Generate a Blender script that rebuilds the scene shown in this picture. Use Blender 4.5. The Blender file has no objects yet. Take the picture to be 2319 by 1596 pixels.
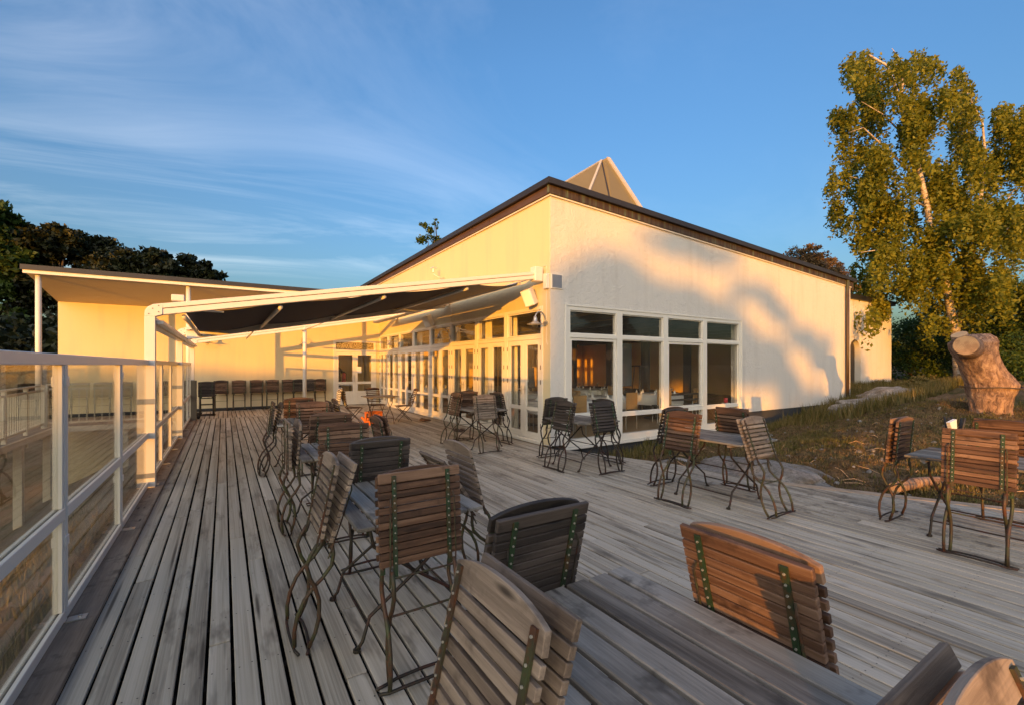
import bpy, math, random
from mathutils import Vector, Matrix, Euler, noise
R = math.radians
rnd = random.Random(7)
sc = bpy.context.scene
COL = sc.collection
# ---------------------------------------------------------------- camera, sky, sun, exposure
YAW = 32.5
CAMH = 1.6
cam = bpy.data.cameras.new('camera'); camo = bpy.data.objects.new('camera', cam); COL.objects.link(camo)
camo.location = (0, 0, CAMH); camo.rotation_euler = (R(90), 0, R(-YAW))
cam.sensor_width = 36; cam.lens = 36*1024/2319; cam.shift_y = 0.0121
cam.clip_start = 0.05; cam.clip_end = 3000
sc.camera = camo
SUN_EL = 2.4
SUNV = Vector((-.727, -.686, 0)).normalized()          # towards the sun, on the ground
world = bpy.data.worlds.new('World'); sc.world = world; world.use_nodes = True
wn = world.node_tree.nodes; wl = world.node_tree.links; wn.clear()
def N(nodes, t, **k):
    n = nodes.new(t)
    for a, b in k.items(): setattr(n, a, b)
    return n
wo = N(wn, 'ShaderNodeOutputWorld'); bg = N(wn, 'ShaderNodeBackground')
sky = N(wn, 'ShaderNodeTexSky'); sky.sky_type = 'NISHITA'; sky.sun_disc = False
sky.sun_elevation = R(SUN_EL); sky.sun_rotation = math.atan2(SUNV.x, SUNV.y)
sky.air_density = 1.0; sky.dust_density = 2.5; sky.ozone_density = 2.0; sky.altitude = 10
bg.inputs['Strength'].default_value = 0.14
tint = N(wn, 'ShaderNodeMix', data_type='RGBA', blend_type='MULTIPLY'); tint.inputs[0].default_value = 1
tint.inputs[7].default_value = (0.46, 0.645, 0.84, 1)
tc = N(wn, 'ShaderNodeTexCoord')
sep = N(wn, 'ShaderNodeSeparateXYZ'); wl.new(tc.outputs['Generated'], sep.inputs[0])
def wmath(op, a, b=None, c=None, clamp=False):
    m = N(wn, 'ShaderNodeMath', operation=op); m.use_clamp = clamp
    for i, v in enumerate((a, b, c)):
        if v is None: continue
        if isinstance(v, (int, float)): m.inputs[i].default_value = v
        else: wl.new(v, m.inputs[i])
    return m.outputs[0]
# thin high cloud: direction projected on a flat layer, streaky noise
zz = wmath('ADD', wmath('MAXIMUM', sep.outputs[2], 0.0), 0.10)
u_ = wmath('DIVIDE', sep.outputs[0], zz); v_ = wmath('DIVIDE', sep.outputs[1], zz)
cmb = N(wn, 'ShaderNodeCombineXYZ'); wl.new(u_, cmb.inputs[0]); wl.new(v_, cmb.inputs[1])
mp = N(wn, 'ShaderNodeMapping'); mp.inputs['Rotation'].default_value = (0, 0, R(62)); mp.inputs['Scale'].default_value = (0.42, 1.05, 1)
wl.new(cmb.outputs[0], mp.inputs[0])
n1 = N(wn, 'ShaderNodeTexNoise'); n1.inputs['Scale'].default_value = 0.9; n1.inputs['Detail'].default_value = 7; n1.inputs['Roughness'].default_value = 0.62; n1.inputs['Distortion'].default_value = 1.5
wl.new(mp.outputs[0], n1.inputs[0])
mp2 = N(wn, 'ShaderNodeMapping'); mp2.inputs['Location'].default_value = (3.3, 1.2, 0); mp2.inputs['Scale'].default_value = (0.35, 0.35, 1)
wl.new(cmb.outputs[0], mp2.inputs[0])
n2 = N(wn, 'ShaderNodeTexNoise'); n2.inputs['Scale'].default_value = 1.0; n2.inputs['Detail'].default_value = 3
wl.new(mp2.outputs[0], n2.inputs[0])
cl1 = N(wn, 'ShaderNodeMapRange'); cl1.inputs[1].default_value = 0.46; cl1.inputs[2].default_value = 0.70; wl.new(n1.outputs[0], cl1.inputs[0])
cl2 = N(wn, 'ShaderNodeMapRange'); cl2.inputs[1].default_value = 0.40; cl2.inputs[2].default_value = 0.66; wl.new(n2.outputs[0], cl2.inputs[0])
side = N(wn, 'ShaderNodeMapRange'); side.inputs[1].default_value = 0.75; side.inputs[2].default_value = -0.35   # more veil to the west (left)
side.inputs[3].default_value = 0.10; side.inputs[4].default_value = 1.0
wl.new(sep.outputs[0], side.inputs[0])
cov = wmath('MULTIPLY', wmath('MULTIPLY', cl1.outputs[0], cl2.outputs[0]), side.outputs[0])
cov = wmath('MULTIPLY', cov, 0.9, clamp=True)
low = N(wn, 'ShaderNodeMapRange'); low.inputs[1].default_value = 0.45; low.inputs[2].default_value = 0.0; low.inputs[3].default_value = 0; low.inputs[4].default_value = 0.10
wl.new(sep.outputs[2], low.inputs[0])
cov = wmath('ADD', cov, wmath('MULTIPLY', low.outputs[0], side.outputs[0]), clamp=True)
west = N(wn, 'ShaderNodeMapRange'); west.inputs[1].default_value = 0.0; west.inputs[2].default_value = 0.9; west.inputs[3].default_value = 0; west.inputs[4].default_value = 0.55
dw = N(wn, 'ShaderNodeVectorMath', operation='DOT_PRODUCT'); wl.new(tc.outputs['Generated'], dw.inputs[0]); dw.inputs[1].default_value = (SUNV.x, SUNV.y, 0.1)
wl.new(dw.outputs['Value'], west.inputs[0]); cov = wmath('ADD', cov, west.outputs[0], clamp=True)
dim = N(wn, 'ShaderNodeMapRange'); dim.inputs[1].default_value = 0.0; dim.inputs[2].default_value = 0.55; dim.inputs[3].default_value = 0.72; dim.inputs[4].default_value = 1.0
wl.new(sep.outputs[2], dim.inputs[0])
dmul = N(wn, 'ShaderNodeVectorMath', operation='SCALE'); wl.new(sky.outputs[0], dmul.inputs[0]); wl.new(dim.outputs[0], dmul.inputs['Scale'])
wl.new(dmul.outputs[0], tint.inputs[6])
cm = N(wn, 'ShaderNodeMix', data_type='RGBA'); wl.new(cov, cm.inputs[0]); wl.new(tint.outputs[2], cm.inputs[6])
cloudc = N(wn, 'ShaderNodeMix', data_type='RGBA', blend_type='ADD'); cloudc.inputs[0].default_value = 1
wl.new(tint.outputs[2], cloudc.inputs[6])
# the veil is lit by the low sun: brighter and warmer towards it, as thin cloud is
dotn = N(wn, 'ShaderNodeVectorMath', operation='DOT_PRODUCT'); wl.new(tc.outputs['Generated'], dotn.inputs[0]); dotn.inputs[1].default_value = (SUNV.x, SUNV.y, 0.1)
gl_ = wmath('POWER', wmath('MAXIMUM', dotn.outputs['Value'], 0.0), 1.5)
vs = N(wn, 'ShaderNodeVectorMath', operation='SCALE'); vs.inputs[0].default_value = (1.0, 0.80, 0.60); wl.new(wmath('MULTIPLY', gl_, 3.7), vs.inputs['Scale'])
va = N(wn, 'ShaderNodeVectorMath', operation='ADD'); va.inputs[0].default_value = (0.95, 0.85, 0.72); wl.new(vs.outputs[0], va.inputs[1])
wl.new(va.outputs[0], cloudc.inputs[7])
wl.new(cloudc.outputs[2], cm.inputs[7])
wl.new(cm.outputs[2], bg.inputs[0]); wl.new(bg.outputs[0], wo.inputs[0])
sun = bpy.data.lights.new('sun', 'SUN'); suno = bpy.data.objects.new('sun', sun); COL.objects.link(suno)
sun.energy = 1.22; sun.angle = R(0.5); sun.color = (1.0, 0.40, 0.03)
sd = Vector((-SUNV.x, -SUNV.y, -math.tan(R(SUN_EL))))
suno.rotation_euler = sd.to_track_quat('-Z', 'Y').to_euler()
sc.view_settings.view_transform = 'Standard'; sc.view_settings.look = 'None'; sc.view_settings.gamma = 1
sc.view_settings.use_curve_mapping = False
sc.view_settings.exposure = 2.52
sc.cycles.max_bounces = 8; sc.cycles.transparent_max_bounces = 24; sc.cycles.caustics_reflective = False

# ---------------------------------------------------------------- helpers
FX, FY = math.sin(R(YAW)), math.cos(R(YAW))
def W(px, py, d):
    """a point read off the photograph at distance d, as world coordinates (used only to work out where things stand)"""
    u = (px-1159.5)/1024*d
    return Vector((FX*d+FY*u, FY*d-FX*u, CAMH-(py-826)/1024*d))
class MB:
    def __init__(s): s.v = []; s.f = []
    def box(s, x0, x1, y0, y1, z0, z1, M=None):
        b = len(s.v)
        for p in ((x0,y0,z0),(x1,y0,z0),(x1,y1,z0),(x0,y1,z0),(x0,y0,z1),(x1,y0,z1),(x1,y1,z1),(x0,y1,z1)):
            s.v.append(tuple(M @ Vector(p)) if M else p)
        s.f += [(b,b+3,b+2,b+1),(b+4,b+5,b+6,b+7),(b,b+1,b+5,b+4),(b+1,b+2,b+6,b+5),(b+2,b+3,b+7,b+6),(b+3,b,b+4,b+7)]
        return s
    def beam(s, a, b, w, h, up=(0,0,1)):
        a = Vector(a); b = Vector(b); d = (b-a); L = d.length; d.normalize()
        sd_ = d.cross(Vector(up)); sd_.normalize(); u = sd_.cross(d)
        M = Matrix((( sd_.x, d.x, u.x, a.x),(sd_.y, d.y, u.y, a.y),(sd_.z, d.z, u.z, a.z),(0,0,0,1)))
        return s.box(-w/2, w/2, 0, L, -h/2, h/2, M)
    def tube(s, pts, r, n=8, cap=True):
        pts = [Vector(p) for p in pts]; rs = r if isinstance(r, (list, tuple)) else [r]*len(pts)
        b0 = len(s.v); prev = None
        for i, p in enumerate(pts):
            t = (pts[min(i+1, len(pts)-1)]-pts[max(i-1, 0)])
            if t.length < 1e-9: t = Vector((0,0,1))
            t.normalize()
            ref = prev if prev else (Vector((1,0,0)) if abs(t.x) < .9 else Vector((0,1,0)))
            a = (ref - t*ref.dot(t)); a.normalize(); prev = a; c = t.cross(a)
            for k in range(n):
                q = 2*math.pi*k/n; s.v.append(tuple(p+(a*math.cos(q)+c*math.sin(q))*rs[i]))
        for i in range(len(pts)-1):
            for k in range(n):
                a = b0+i*n+k; b = b0+i*n+(k+1) % n; s.f.append((a, b, b+n, a+n))
        if cap:
            s.f.append(tuple(b0+k for k in reversed(range(n)))); e = b0+(len(pts)-1)*n; s.f.append(tuple(e+k for k in range(n)))
        return s
    def lathe(s, prof, n=16, M=None, c=(0,0,0)):
        b = len(s.v)
        for r_, z in prof:
            for k in range(n):
                q = 2*math.pi*k/n; p = Vector((c[0]+r_*math.cos(q), c[1]+r_*math.sin(q), c[2]+z)); s.v.append(tuple(M @ p) if M else tuple(p))
        for i in range(len(prof)-1):
            for k in range(n):
                a = b+i*n+k; e = b+i*n+(k+1) % n; s.f.append((a, e, e+n, a+n))
        return s
    def prism(s, poly, off):
        """polygon (3d points) pushed by vector off"""
        b = len(s.v); n = len(poly); off = Vector(off)
        for p in poly: s.v.append(tuple(p))
        for p in poly: s.v.append(tuple(Vector(p)+off))
        s.f.append(tuple(b+i for i in reversed(range(n)))); s.f.append(tuple(b+n+i for i in range(n)))
        for i in range(n):
            j = (i+1) % n; s.f.append((b+i, b+j, b+n+j, b+n+i))
        return s
    def mesh(s, name, smooth=False, bevel=0):
        me = bpy.data.meshes.new(name); me.from_pydata(s.v, [], s.f)
        import bmesh
        bm = bmesh.new(); bm.from_mesh(me)
        if len(s.v) < 60000: bmesh.ops.recalc_face_normals(bm, faces=bm.faces)
        if bevel: bmesh.ops.bevel(bm, geom=list(bm.edges), offset=bevel, segments=1, affect='EDGES', profile=.5)
        bm.to_mesh(me); bm.free()
        if smooth: me.polygons.foreach_set('use_smooth', [True]*len(me.polygons))
        me.update(); return me
    def build(s, name, mat, parent=None, smooth=False, bevel=0):
        me = s.mesh(name, smooth, bevel); me.materials.append(mat)
        return link(name, me, parent)
def link(name, me, parent=None, loc=None, rot=None):
    o = bpy.data.objects.new(name, me); COL.objects.link(o)
    if parent: o.parent = parent
    if loc is not None: o.location = loc
    if rot is not None: o.rotation_euler = rot
    return o
def tag(o, label=None, cat=None, group=None, kind=None):
    if label: o['label'] = label
    if cat: o['category'] = cat
    if group: o['group'] = group
    if kind: o['kind'] = kind
    return o
def thing(name, label, cat, loc=(0,0,0), rot=(0,0,0), group=None):
    o = bpy.data.objects.new(name, None); COL.objects.link(o); o.empty_display_size = .1
    o.location = loc; o.rotation_euler = rot
    return tag(o, label, cat, group)
def dup(root, loc, rot, label, group=None, scale=None):
    r = root.copy(); COL.objects.link(r); r.location = loc; r.rotation_euler = rot; r['label'] = label
    if scale: r.scale = scale
    if group: r['group'] = group
    for ch in root.children:
        c = ch.copy(); COL.objects.link(c); c.parent = r
        for g in ch.children:
            d = g.copy(); COL.objects.link(d); d.parent = c
    return r

# ---------------------------------------------------------------- materials
def new_mat(name):
    m = bpy.data.materials.new(name); m.use_nodes = True
    nt = m.node_tree; b = nt.nodes['Principled BSDF']
    return m, nt, b
def ramp(nt, fac, stops):
    r = nt.nodes.new('ShaderNodeValToRGB'); e = r.color_ramp.elements
    while len(e) < len(stops): e.new(0.5)
    for i, (p, c) in enumerate(stops): e[i].position = p; e[i].color = (*c, 1)
    nt.links.new(fac, r.inputs[0]); return r.outputs[0]
def texnoise(nt, vec, scale, detail=4, rough=.55, dist=0):
    n = nt.nodes.new('ShaderNodeTexNoise'); n.inputs['Scale'].default_value = scale; n.inputs['Detail'].default_value = detail
    n.inputs['Roughness'].default_value = rough; n.inputs['Distortion'].default_value = dist
    if vec is not None: nt.links.new(vec, n.inputs['Vector'])
    return n.outputs['Fac']
def mapping(nt, vec, scale=(1,1,1), loc=(0,0,0)):
    m = nt.nodes.new('ShaderNodeMapping'); m.inputs['Scale'].default_value = scale; m.inputs['Location'].default_value = loc
    nt.links.new(vec, m.inputs[0]); return m.outputs[0]
def mixc(nt, fac, a, b, blend='MIX'):
    m = nt.nodes.new('ShaderNodeMix'); m.data_type = 'RGBA'; m.blend_type = blend
    for i, v in ((0, fac), (6, a), (7, b)):
        if isinstance(v, (int, float)): m.inputs[i].default_value = v
        elif isinstance(v, tuple): m.inputs[i].default_value = (*v, 1)
        else: nt.links.new(v, m.inputs[i])
    return m.outputs[2]
def bump(nt, b, h, strength=.3, dist=.01):
    n = nt.nodes.new('ShaderNodeBump'); n.inputs['Strength'].default_value = strength; n.inputs['Distance'].default_value = dist
    nt.links.new(h, n.inputs['Height']); nt.links.new(n.outputs[0], b.inputs['Normal'])
def plain(name, col, rough=.6, metal=0, var=.12, scale=6, bumps=0, spec=.5):
    m, nt, b = new_mat(name)
    tc = nt.nodes.new('ShaderNodeTexCoord')
    f = texnoise(nt, tc.outputs['Object'], scale, 5)
    c = mixc(nt, f, tuple(max(0, x*(1-var)) for x in col), tuple(min(1, x*(1+var)) for x in col))
    nt.links.new(c, b.inputs['Base Color']); b.inputs['Roughness'].default_value = rough; b.inputs['Metallic'].default_value = metal
    b.inputs['Specular IOR Level'].default_value = spec
    if bumps: bump(nt, b, texnoise(nt, tc.outputs['Object'], scale*8, 4), bumps, .004)
    return m
def math_n(nt, op, a, b=None, clamp=False):
    m = nt.nodes.new('ShaderNodeMath'); m.operation = op; m.use_clamp = clamp
    for i, v in enumerate((a, b)):
        if v is None: continue
        if isinstance(v, (int, float)): m.inputs[i].default_value = v
        else: nt.links.new(v, m.inputs[i])
    return m.outputs[0]
def wood(name, c1, c2, c3, axis='Y', rough=.75, knots=True, grain=1.0, spread=.5, sat=None):
    """weathered boards: grain runs along axis, each piece its own tone (object random)"""
    m, nt, b = new_mat(name)
    tc = nt.nodes.new('ShaderNodeTexCoord'); oi = nt.nodes.new('ShaderNodeObjectInfo')
    add = nt.nodes.new('ShaderNodeVectorMath'); add.operation = 'ADD'
    cb = nt.nodes.new('ShaderNodeCombineXYZ')
    for i, k in enumerate((37.1, 91.7, 13.3)): nt.links.new(math_n(nt, 'MULTIPLY', oi.outputs['Random'], k), cb.inputs[i])
    nt.links.new(tc.outputs['Object'], add.inputs[0]); nt.links.new(cb.outputs[0], add.inputs[1])
    s = {'X': (2.2, 55, 55), 'Y': (55, 2.2, 55), 'Z': (55, 55, 2.2)}[axis]
    s2 = {'X': (.9, 7, 7), 'Y': (7, .9, 7), 'Z': (7, 7, .9)}[axis]
    v = mapping(nt, add.outputs[0], s); v2 = mapping(nt, add.outputs[0], s2)
    g = texnoise(nt, v, 1.6, 6, .65, .6); g2 = texnoise(nt, v2, 1.3, 4, .5, .8)
    tone = math_n(nt, 'ADD', math_n(nt, 'MULTIPLY', g, .42), math_n(nt, 'MULTIPLY', g2, .58))
    tone = math_n(nt, 'ADD', tone, math_n(nt, 'MULTIPLY', math_n(nt, 'SUBTRACT', oi.outputs['Random'], .5), spread))
    c = ramp(nt, tone, [(.31, c1), (.5, c2), (.69, c3)])
    if knots:
        sk = {'X': (1.2, 5, 5), 'Y': (5, 1.2, 5), 'Z': (5, 5, 1.2)}[axis]
        vo = nt.nodes.new('ShaderNodeTexVoronoi'); vo.inputs['Scale'].default_value = 2.0
        nt.links.new(mapping(nt, add.outputs[0], sk), vo.inputs['Vector'])
        k = ramp(nt, vo.outputs['Distance'], [(.07, (.9,.9,.9)), (.15, (0,0,0))])
        c = mixc(nt, k, c, tuple(x*.4 for x in c1))
        st = texnoise(nt, add.outputs[0], 5, 4, .7)
        c = mixc(nt, ramp(nt, st, [(.54, (0,0,0)), (.68, (.75,.75,.75))]), c, tuple(x*.7 for x in c1))
    nt.links.new(c, b.inputs['Base Color']); b.inputs['Roughness'].default_value = rough; b.inputs['Specular IOR Level'].default_value = .35
    bump(nt, b, g, .5*grain, .004)
    return m
M = {}
M['deck'] = wood('weathered_deck', (.16,.135,.105), (.41,.365,.295), (.57,.515,.435), 'Y', .7, spread=.16)
M['deck_new'] = wood('pale_trim_board', (.30,.22,.15), (.42,.32,.23), (.52,.42,.31), 'Y', .7, spread=.1)
M['sill_wood'] = wood('dark_sill_wood', (.11,.085,.065), (.21,.165,.13), (.31,.26,.21), 'Y', .8, spread=.1)
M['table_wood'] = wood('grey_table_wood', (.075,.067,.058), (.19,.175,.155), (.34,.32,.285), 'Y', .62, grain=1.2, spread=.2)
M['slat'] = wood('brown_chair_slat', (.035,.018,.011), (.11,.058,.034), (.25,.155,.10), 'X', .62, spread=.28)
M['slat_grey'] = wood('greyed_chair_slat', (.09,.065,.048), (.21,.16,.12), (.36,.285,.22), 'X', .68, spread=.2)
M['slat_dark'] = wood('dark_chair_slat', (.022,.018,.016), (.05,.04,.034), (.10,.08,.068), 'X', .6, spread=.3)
M['post_wood'] = wood('dark_wood_post', (.04,.033,.027), (.08,.068,.055), (.13,.11,.09), 'Z', .8, knots=False)
def iron(name, green, rust, dark):
    m, nt, b = new_mat(name); tc = nt.nodes.new('ShaderNodeTexCoord'); g = nt.nodes.new('ShaderNodeNewGeometry')
    f = texnoise(nt, g.outputs['Position'], 9, 5, .65); f2 = texnoise(nt, g.outputs['Position'], 38, 4, .6)
    c = ramp(nt, f, [(.38, green), (.52, dark), (.66, rust)])
    c = mixc(nt, ramp(nt, f2, [(.55, (0,0,0)), (.68, (.8,.8,.8))]), c, rust)
    nt.links.new(c, b.inputs['Base Color']); b.inputs['Roughness'].default_value = .6; b.inputs['Metallic'].default_value = .15
    bump(nt, b, f2, .4, .003); return m
M['iron'] = iron('rusty_green_iron', (.05,.06,.022), (.10,.035,.015), (.045,.034,.02))
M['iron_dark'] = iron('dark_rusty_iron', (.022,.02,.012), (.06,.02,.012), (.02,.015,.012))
M['strap'] = iron('green_painted_strap', (.025,.06,.022), (.09,.045,.015), (.02,.04,.018))
M['rivet'] = plain('rivet_metal', (.42,.40,.34), .5, .5)
M['white_alu'] = plain('white_lacquered_metal', (.70,.66,.60), .38, 0, .04, 3)
M['gasket'] = plain('dark_gasket', (.03,.025,.03), .6)
M['white_frame'] = plain('white_window_paint', (.72,.68,.60), .42, 0, .05, 4)
M['clip'] = plain('grey_metal_clip', (.35,.36,.38), .4, .6)
def plaster(name, col, bumpy, stain=.25):
    m, nt, b = new_mat(name); g = nt.nodes.new('ShaderNodeNewGeometry'); P = g.outputs['Position']
    f = texnoise(nt, P, .8, 5, .6)
    st = texnoise(nt, mapping(nt, P, (3.2, 3.2, .35)), 1.0, 5, .6)
    c = mixc(nt, f, tuple(x*.94 for x in col), col)
    c = mixc(nt, ramp(nt, st, [(.50, (0,0,0)), (.80, (stain*1.5, stain*1.5, stain*1.5))]), c, (.42,.38,.33))
    nt.links.new(c, b.inputs['Base Color']); b.inputs['Roughness'].default_value = .85; b.inputs['Specular IOR Level'].default_value = .2
    h = math_n(nt, 'ADD', math_n(nt, 'MULTIPLY', texnoise(nt, P, 9, 6, .6, .6), .7), math_n(nt, 'MULTIPLY', texnoise(nt, P, 55, 3, .6), .3))
    bump(nt, b, h, bumpy, .035); return m
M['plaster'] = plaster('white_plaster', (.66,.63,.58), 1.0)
M['plaster_sun'] = plaster('smooth_sun_tinted_plaster', (.68,.58,.37), .12)  # white walls on the sunlit side, yellow of the low sun in the colour
M['soffit'] = plaster('painted_soffit', (.62,.53,.40), .05, .1)
M['plinth'] = plain('dark_plinth', (.035,.037,.042), .8, 0, .3, 5, .3)
M['roof_dark'] = plain('black_roof_edge', (.028,.028,.032), .45, .2, .3, 2)
def copper():
    m, nt, b = new_mat('weathered_copper'); g = nt.nodes.new('ShaderNodeNewGeometry'); P = g.outputs['Position']
    s = texnoise(nt, mapping(nt, P, (9, 9, .6)), 1, 4, .6)
    c = ramp(nt, s, [(.35, (.035,.022,.015)), (.52, (.085,.055,.035)), (.62, (.10,.12,.075)), (.72, (.22,.27,.19))])
    nt.links.new(c, b.inputs['Base Color']); b.inputs['Roughness'].default_value = .55; b.inputs['Metallic'].default_value = .3; return m
M['copper'] = copper()
M['copper_brown'] = plain('brown_copper', (.11,.065,.045), .5, .3, .3, 4)
def glass(name, tintc, rough=0.0, dirt=.02):
    m, nt, b = new_mat(name); nt.nodes.remove(b); out = nt.nodes['Material Output']
    g = nt.nodes.new('ShaderNodeNewGeometry'); fr = nt.nodes.new('ShaderNodeFresnel')
    ior = nt.nodes.new('ShaderNodeMapRange'); ior.inputs[3].default_value = 1.5; ior.inputs[4].default_value = 1/1.5
    nt.links.new(g.outputs['Backfacing'], ior.inputs[0]); nt.links.new(ior.outputs[0], fr.inputs[0])
    tr = nt.nodes.new('ShaderNodeBsdfTransparent'); tr.inputs[0].default_value = (*tintc, 1)
    gl = nt.nodes.new('ShaderNodeBsdfGlossy'); gl.inputs['Roughness'].default_value = rough
    df = nt.nodes.new('ShaderNodeBsdfDiffuse'); df.inputs[0].default_value = (.6,.57,.5,1)
    mx = nt.nodes.new('ShaderNodeMixShader'); nt.links.new(fr.outputs[0], mx.inputs[0]); nt.links.new(tr.outputs[0], mx.inputs[1]); nt.links.new(gl.outputs[0], mx.inputs[2])
    mx2 = nt.nodes.new('ShaderNodeMixShader')
    dn = texnoise(nt, g.outputs['Position'], 3, 4)
    nt.links.new(math_n(nt, 'MULTIPLY', dn, dirt*2), mx2.inputs[0])
    nt.links.new(mx.outputs[0], mx2.inputs[1]); nt.links.new(df.outputs[0], mx2.inputs[2]); nt.links.new(mx2.outputs[0], out.inputs[0]); return m
M['glass'] = glass('window_glass', (.985,.985,.965), 0, .02)
M['rail_glass'] = glass('railing_glass', (.92,.92,.86), 0, .012)
M['awning'] = plain('navy_awning_cloth', (.005,.007,.028), .8, 0, .2, 8)
M['awning_grey'] = plain('grey_beige_awning_cloth', (.30,.26,.21), .8, 0, .12, 4)
M['cream_cloth'] = plain('cream_cloth', (.74,.70,.62), .8, 0, .08, 4)
M['steel'] = plain('galvanised_steel', (.5,.5,.48), .35, .8, .15, 20)
M['rock'] = None
def ground_mat():
    m, nt, b = new_mat('heath_ground'); g = nt.nodes.new('ShaderNodeNewGeometry'); P = g.outputs['Position']
    f = texnoise(nt, P, .9, 6, .6, .4); f2 = texnoise(nt, P, 7, 6, .7); f3 = texnoise(nt, P, 30, 4, .7)
    c = ramp(nt, f, [(.36, (.07,.075,.022)), (.46, (.12,.105,.045)), (.56, (.16,.105,.055)), (.68, (.26,.19,.12))])
    c = mixc(nt, ramp(nt, f2, [(.42, (0,0,0)), (.62, (.8,.8,.8))]), c, (.21,.135,.07))
    c = mixc(nt, ramp(nt, f3, [(.5, (0,0,0)), (.66, (.8,.8,.8))]), c, (.035,.028,.018))
    nt.links.new(c, b.inputs['Base Color']); b.inputs['Roughness'].default_value = .95; b.inputs['Specular IOR Level'].default_value = .1
    bump(nt, b, math_n(nt, 'ADD', f2, math_n(nt, 'MULTIPLY', f3, .5)), 1.0, .08); return m
M['ground'] = ground_mat()
def rock_mat():
    m, nt, b = new_mat('lichen_granite'); g = nt.nodes.new('ShaderNodeNewGeometry'); P = g.outputs['Position']
    f = texnoise(nt, P, 2.5, 8, .7, .5); f2 = texnoise(nt, P, 22, 6, .75)
    c = ramp(nt, f, [(.35, (.13,.12,.10)), (.5, (.27,.255,.24)), (.65, (.42,.40,.37))])
    c = mixc(nt, ramp(nt, f2, [(.5, (0,0,0)), (.62, (.75,.75,.75))]), c, (.09,.085,.07))
    nt.links.new(c, b.inputs['Base Color']); b.inputs['Roughness'].default_value = .9
    bump(nt, b, math_n(nt, 'ADD', f, f2), .9, .05); return m
M['rock'] = rock_mat()
def leafmat(name, c1, c2, c3, trans=.35):
    m, nt, b = new_mat(name); out = nt.nodes['Material Output']; g = nt.nodes.new('ShaderNodeNewGeometry')
    c = ramp(nt, g.outputs['Random Per Island'], [(.1, c1), (.5, c2), (.9, c3)])
    f = texnoise(nt, g.outputs['Position'], .9, 3)
    c = mixc(nt, ramp(nt, f, [(.4, (0,0,0)), (.65, (.5,.5,.5))]), c, c1)
    nt.links.new(c, b.inputs['Base Color']); b.inputs['Roughness'].default_value = .5; b.inputs['Specular IOR Level'].default_value = .25
    t = nt.nodes.new('ShaderNodeBsdfTranslucent'); nt.links.new(c, t.inputs[0])
    mx = nt.nodes.new('ShaderNodeMixShader'); mx.inputs[0].default_value = trans
    nt.links.new(b.outputs[0], mx.inputs[1]); nt.links.new(t.outputs[0], mx.inputs[2]); nt.links.new(mx.outputs[0], out.inputs[0]); return m
M['birch_leaf'] = leafmat('birch_leaves', (.11,.13,.016), (.21,.22,.024), (.31,.30,.036), .5)
M['shade_leaf'] = leafmat('shade_dark_leaves', (.010,.015,.006), (.022,.028,.009), (.045,.045,.014), .15)  # the wood's shade put into near-black greens, with a little warm light
M['bush_leaf'] = leafmat('bush_leaves', (.03,.06,.012), (.06,.10,.018), (.10,.14,.028), .4)
M['pine_leaf'] = leafmat('sun_orange_needles', (.07,.05,.02), (.14,.085,.035), (.21,.12,.05), .2)  # needles coloured with the orange of the low sun
M['grass'] = leafmat('dry_grass', (.09,.09,.022), (.18,.145,.045), (.30,.22,.09))
M['heath'] = leafmat('heath_cover', (.07,.055,.025), (.14,.095,.045), (.24,.15,.075), .1)
def bark(name, c1, c2, c3, sc_=(6,6,2)):
    m, nt, b = new_mat(name); g = nt.nodes.new('ShaderNodeNewGeometry'); P = g.outputs['Position']
    f = texnoise(nt, mapping(nt, P, sc_), 1.5, 7, .7, .8)
    c = ramp(nt, f, [(.38, c1), (.52, c2), (.66, c3)]); nt.links.new(c, b.inputs['Base Color']); b.inputs['Roughness'].default_value = .85
    bump(nt, b, f, .9, .05); return m
M['birch_bark'] = bark('birch_bark', (.08,.06,.05), (.42,.36,.30), (.62,.55,.47), (3,3,6))
M['bark'] = bark('brown_bark', (.035,.025,.018), (.07,.05,.035), (.12,.085,.06))
M['stump_bark'] = bark('stump_bark', (.10,.06,.045), (.27,.17,.12), (.44,.31,.21), (9,9,4))
M['cut_wood'] = plain('fresh_cut_wood', (.58,.36,.19), .7, 0, .2, 9)
M['orange'] = plain('orange_plastic', (.75,.19,.03), .45, 0, .1, 10)
M['cream_pl'] = plain('cream_plastic', (.7,.55,.32), .5)
M['black'] = plain('black_rubber', (.018,.016,.016), .55)
M['leather'] = plain('brown_leather', (.05,.025,.018), .45)
M['red'] = plain('red_glass', (.55,.03,.04), .3)
M['tan_fabric'] = plain('tan_chair_back', (.36,.20,.06), .6)
M['linen'] = plain('white_table_linen', (.75,.75,.74), .8, 0, .04, 3)
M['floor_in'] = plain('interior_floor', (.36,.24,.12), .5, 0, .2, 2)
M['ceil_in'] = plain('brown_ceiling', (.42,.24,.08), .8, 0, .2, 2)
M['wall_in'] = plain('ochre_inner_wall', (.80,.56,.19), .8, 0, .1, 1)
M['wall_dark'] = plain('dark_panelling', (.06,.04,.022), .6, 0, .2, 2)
M['curtain'] = plain('white_curtain', (.62,.6,.52), .85, 0, .1, 6)
M['sky_panel'] = plain('tan_rooflight_panel', (.185,.15,.07), .6, 0, .1, 2)
M['paper'] = plain('white_paper', (.8,.8,.78), .7, 0, .02)
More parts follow.
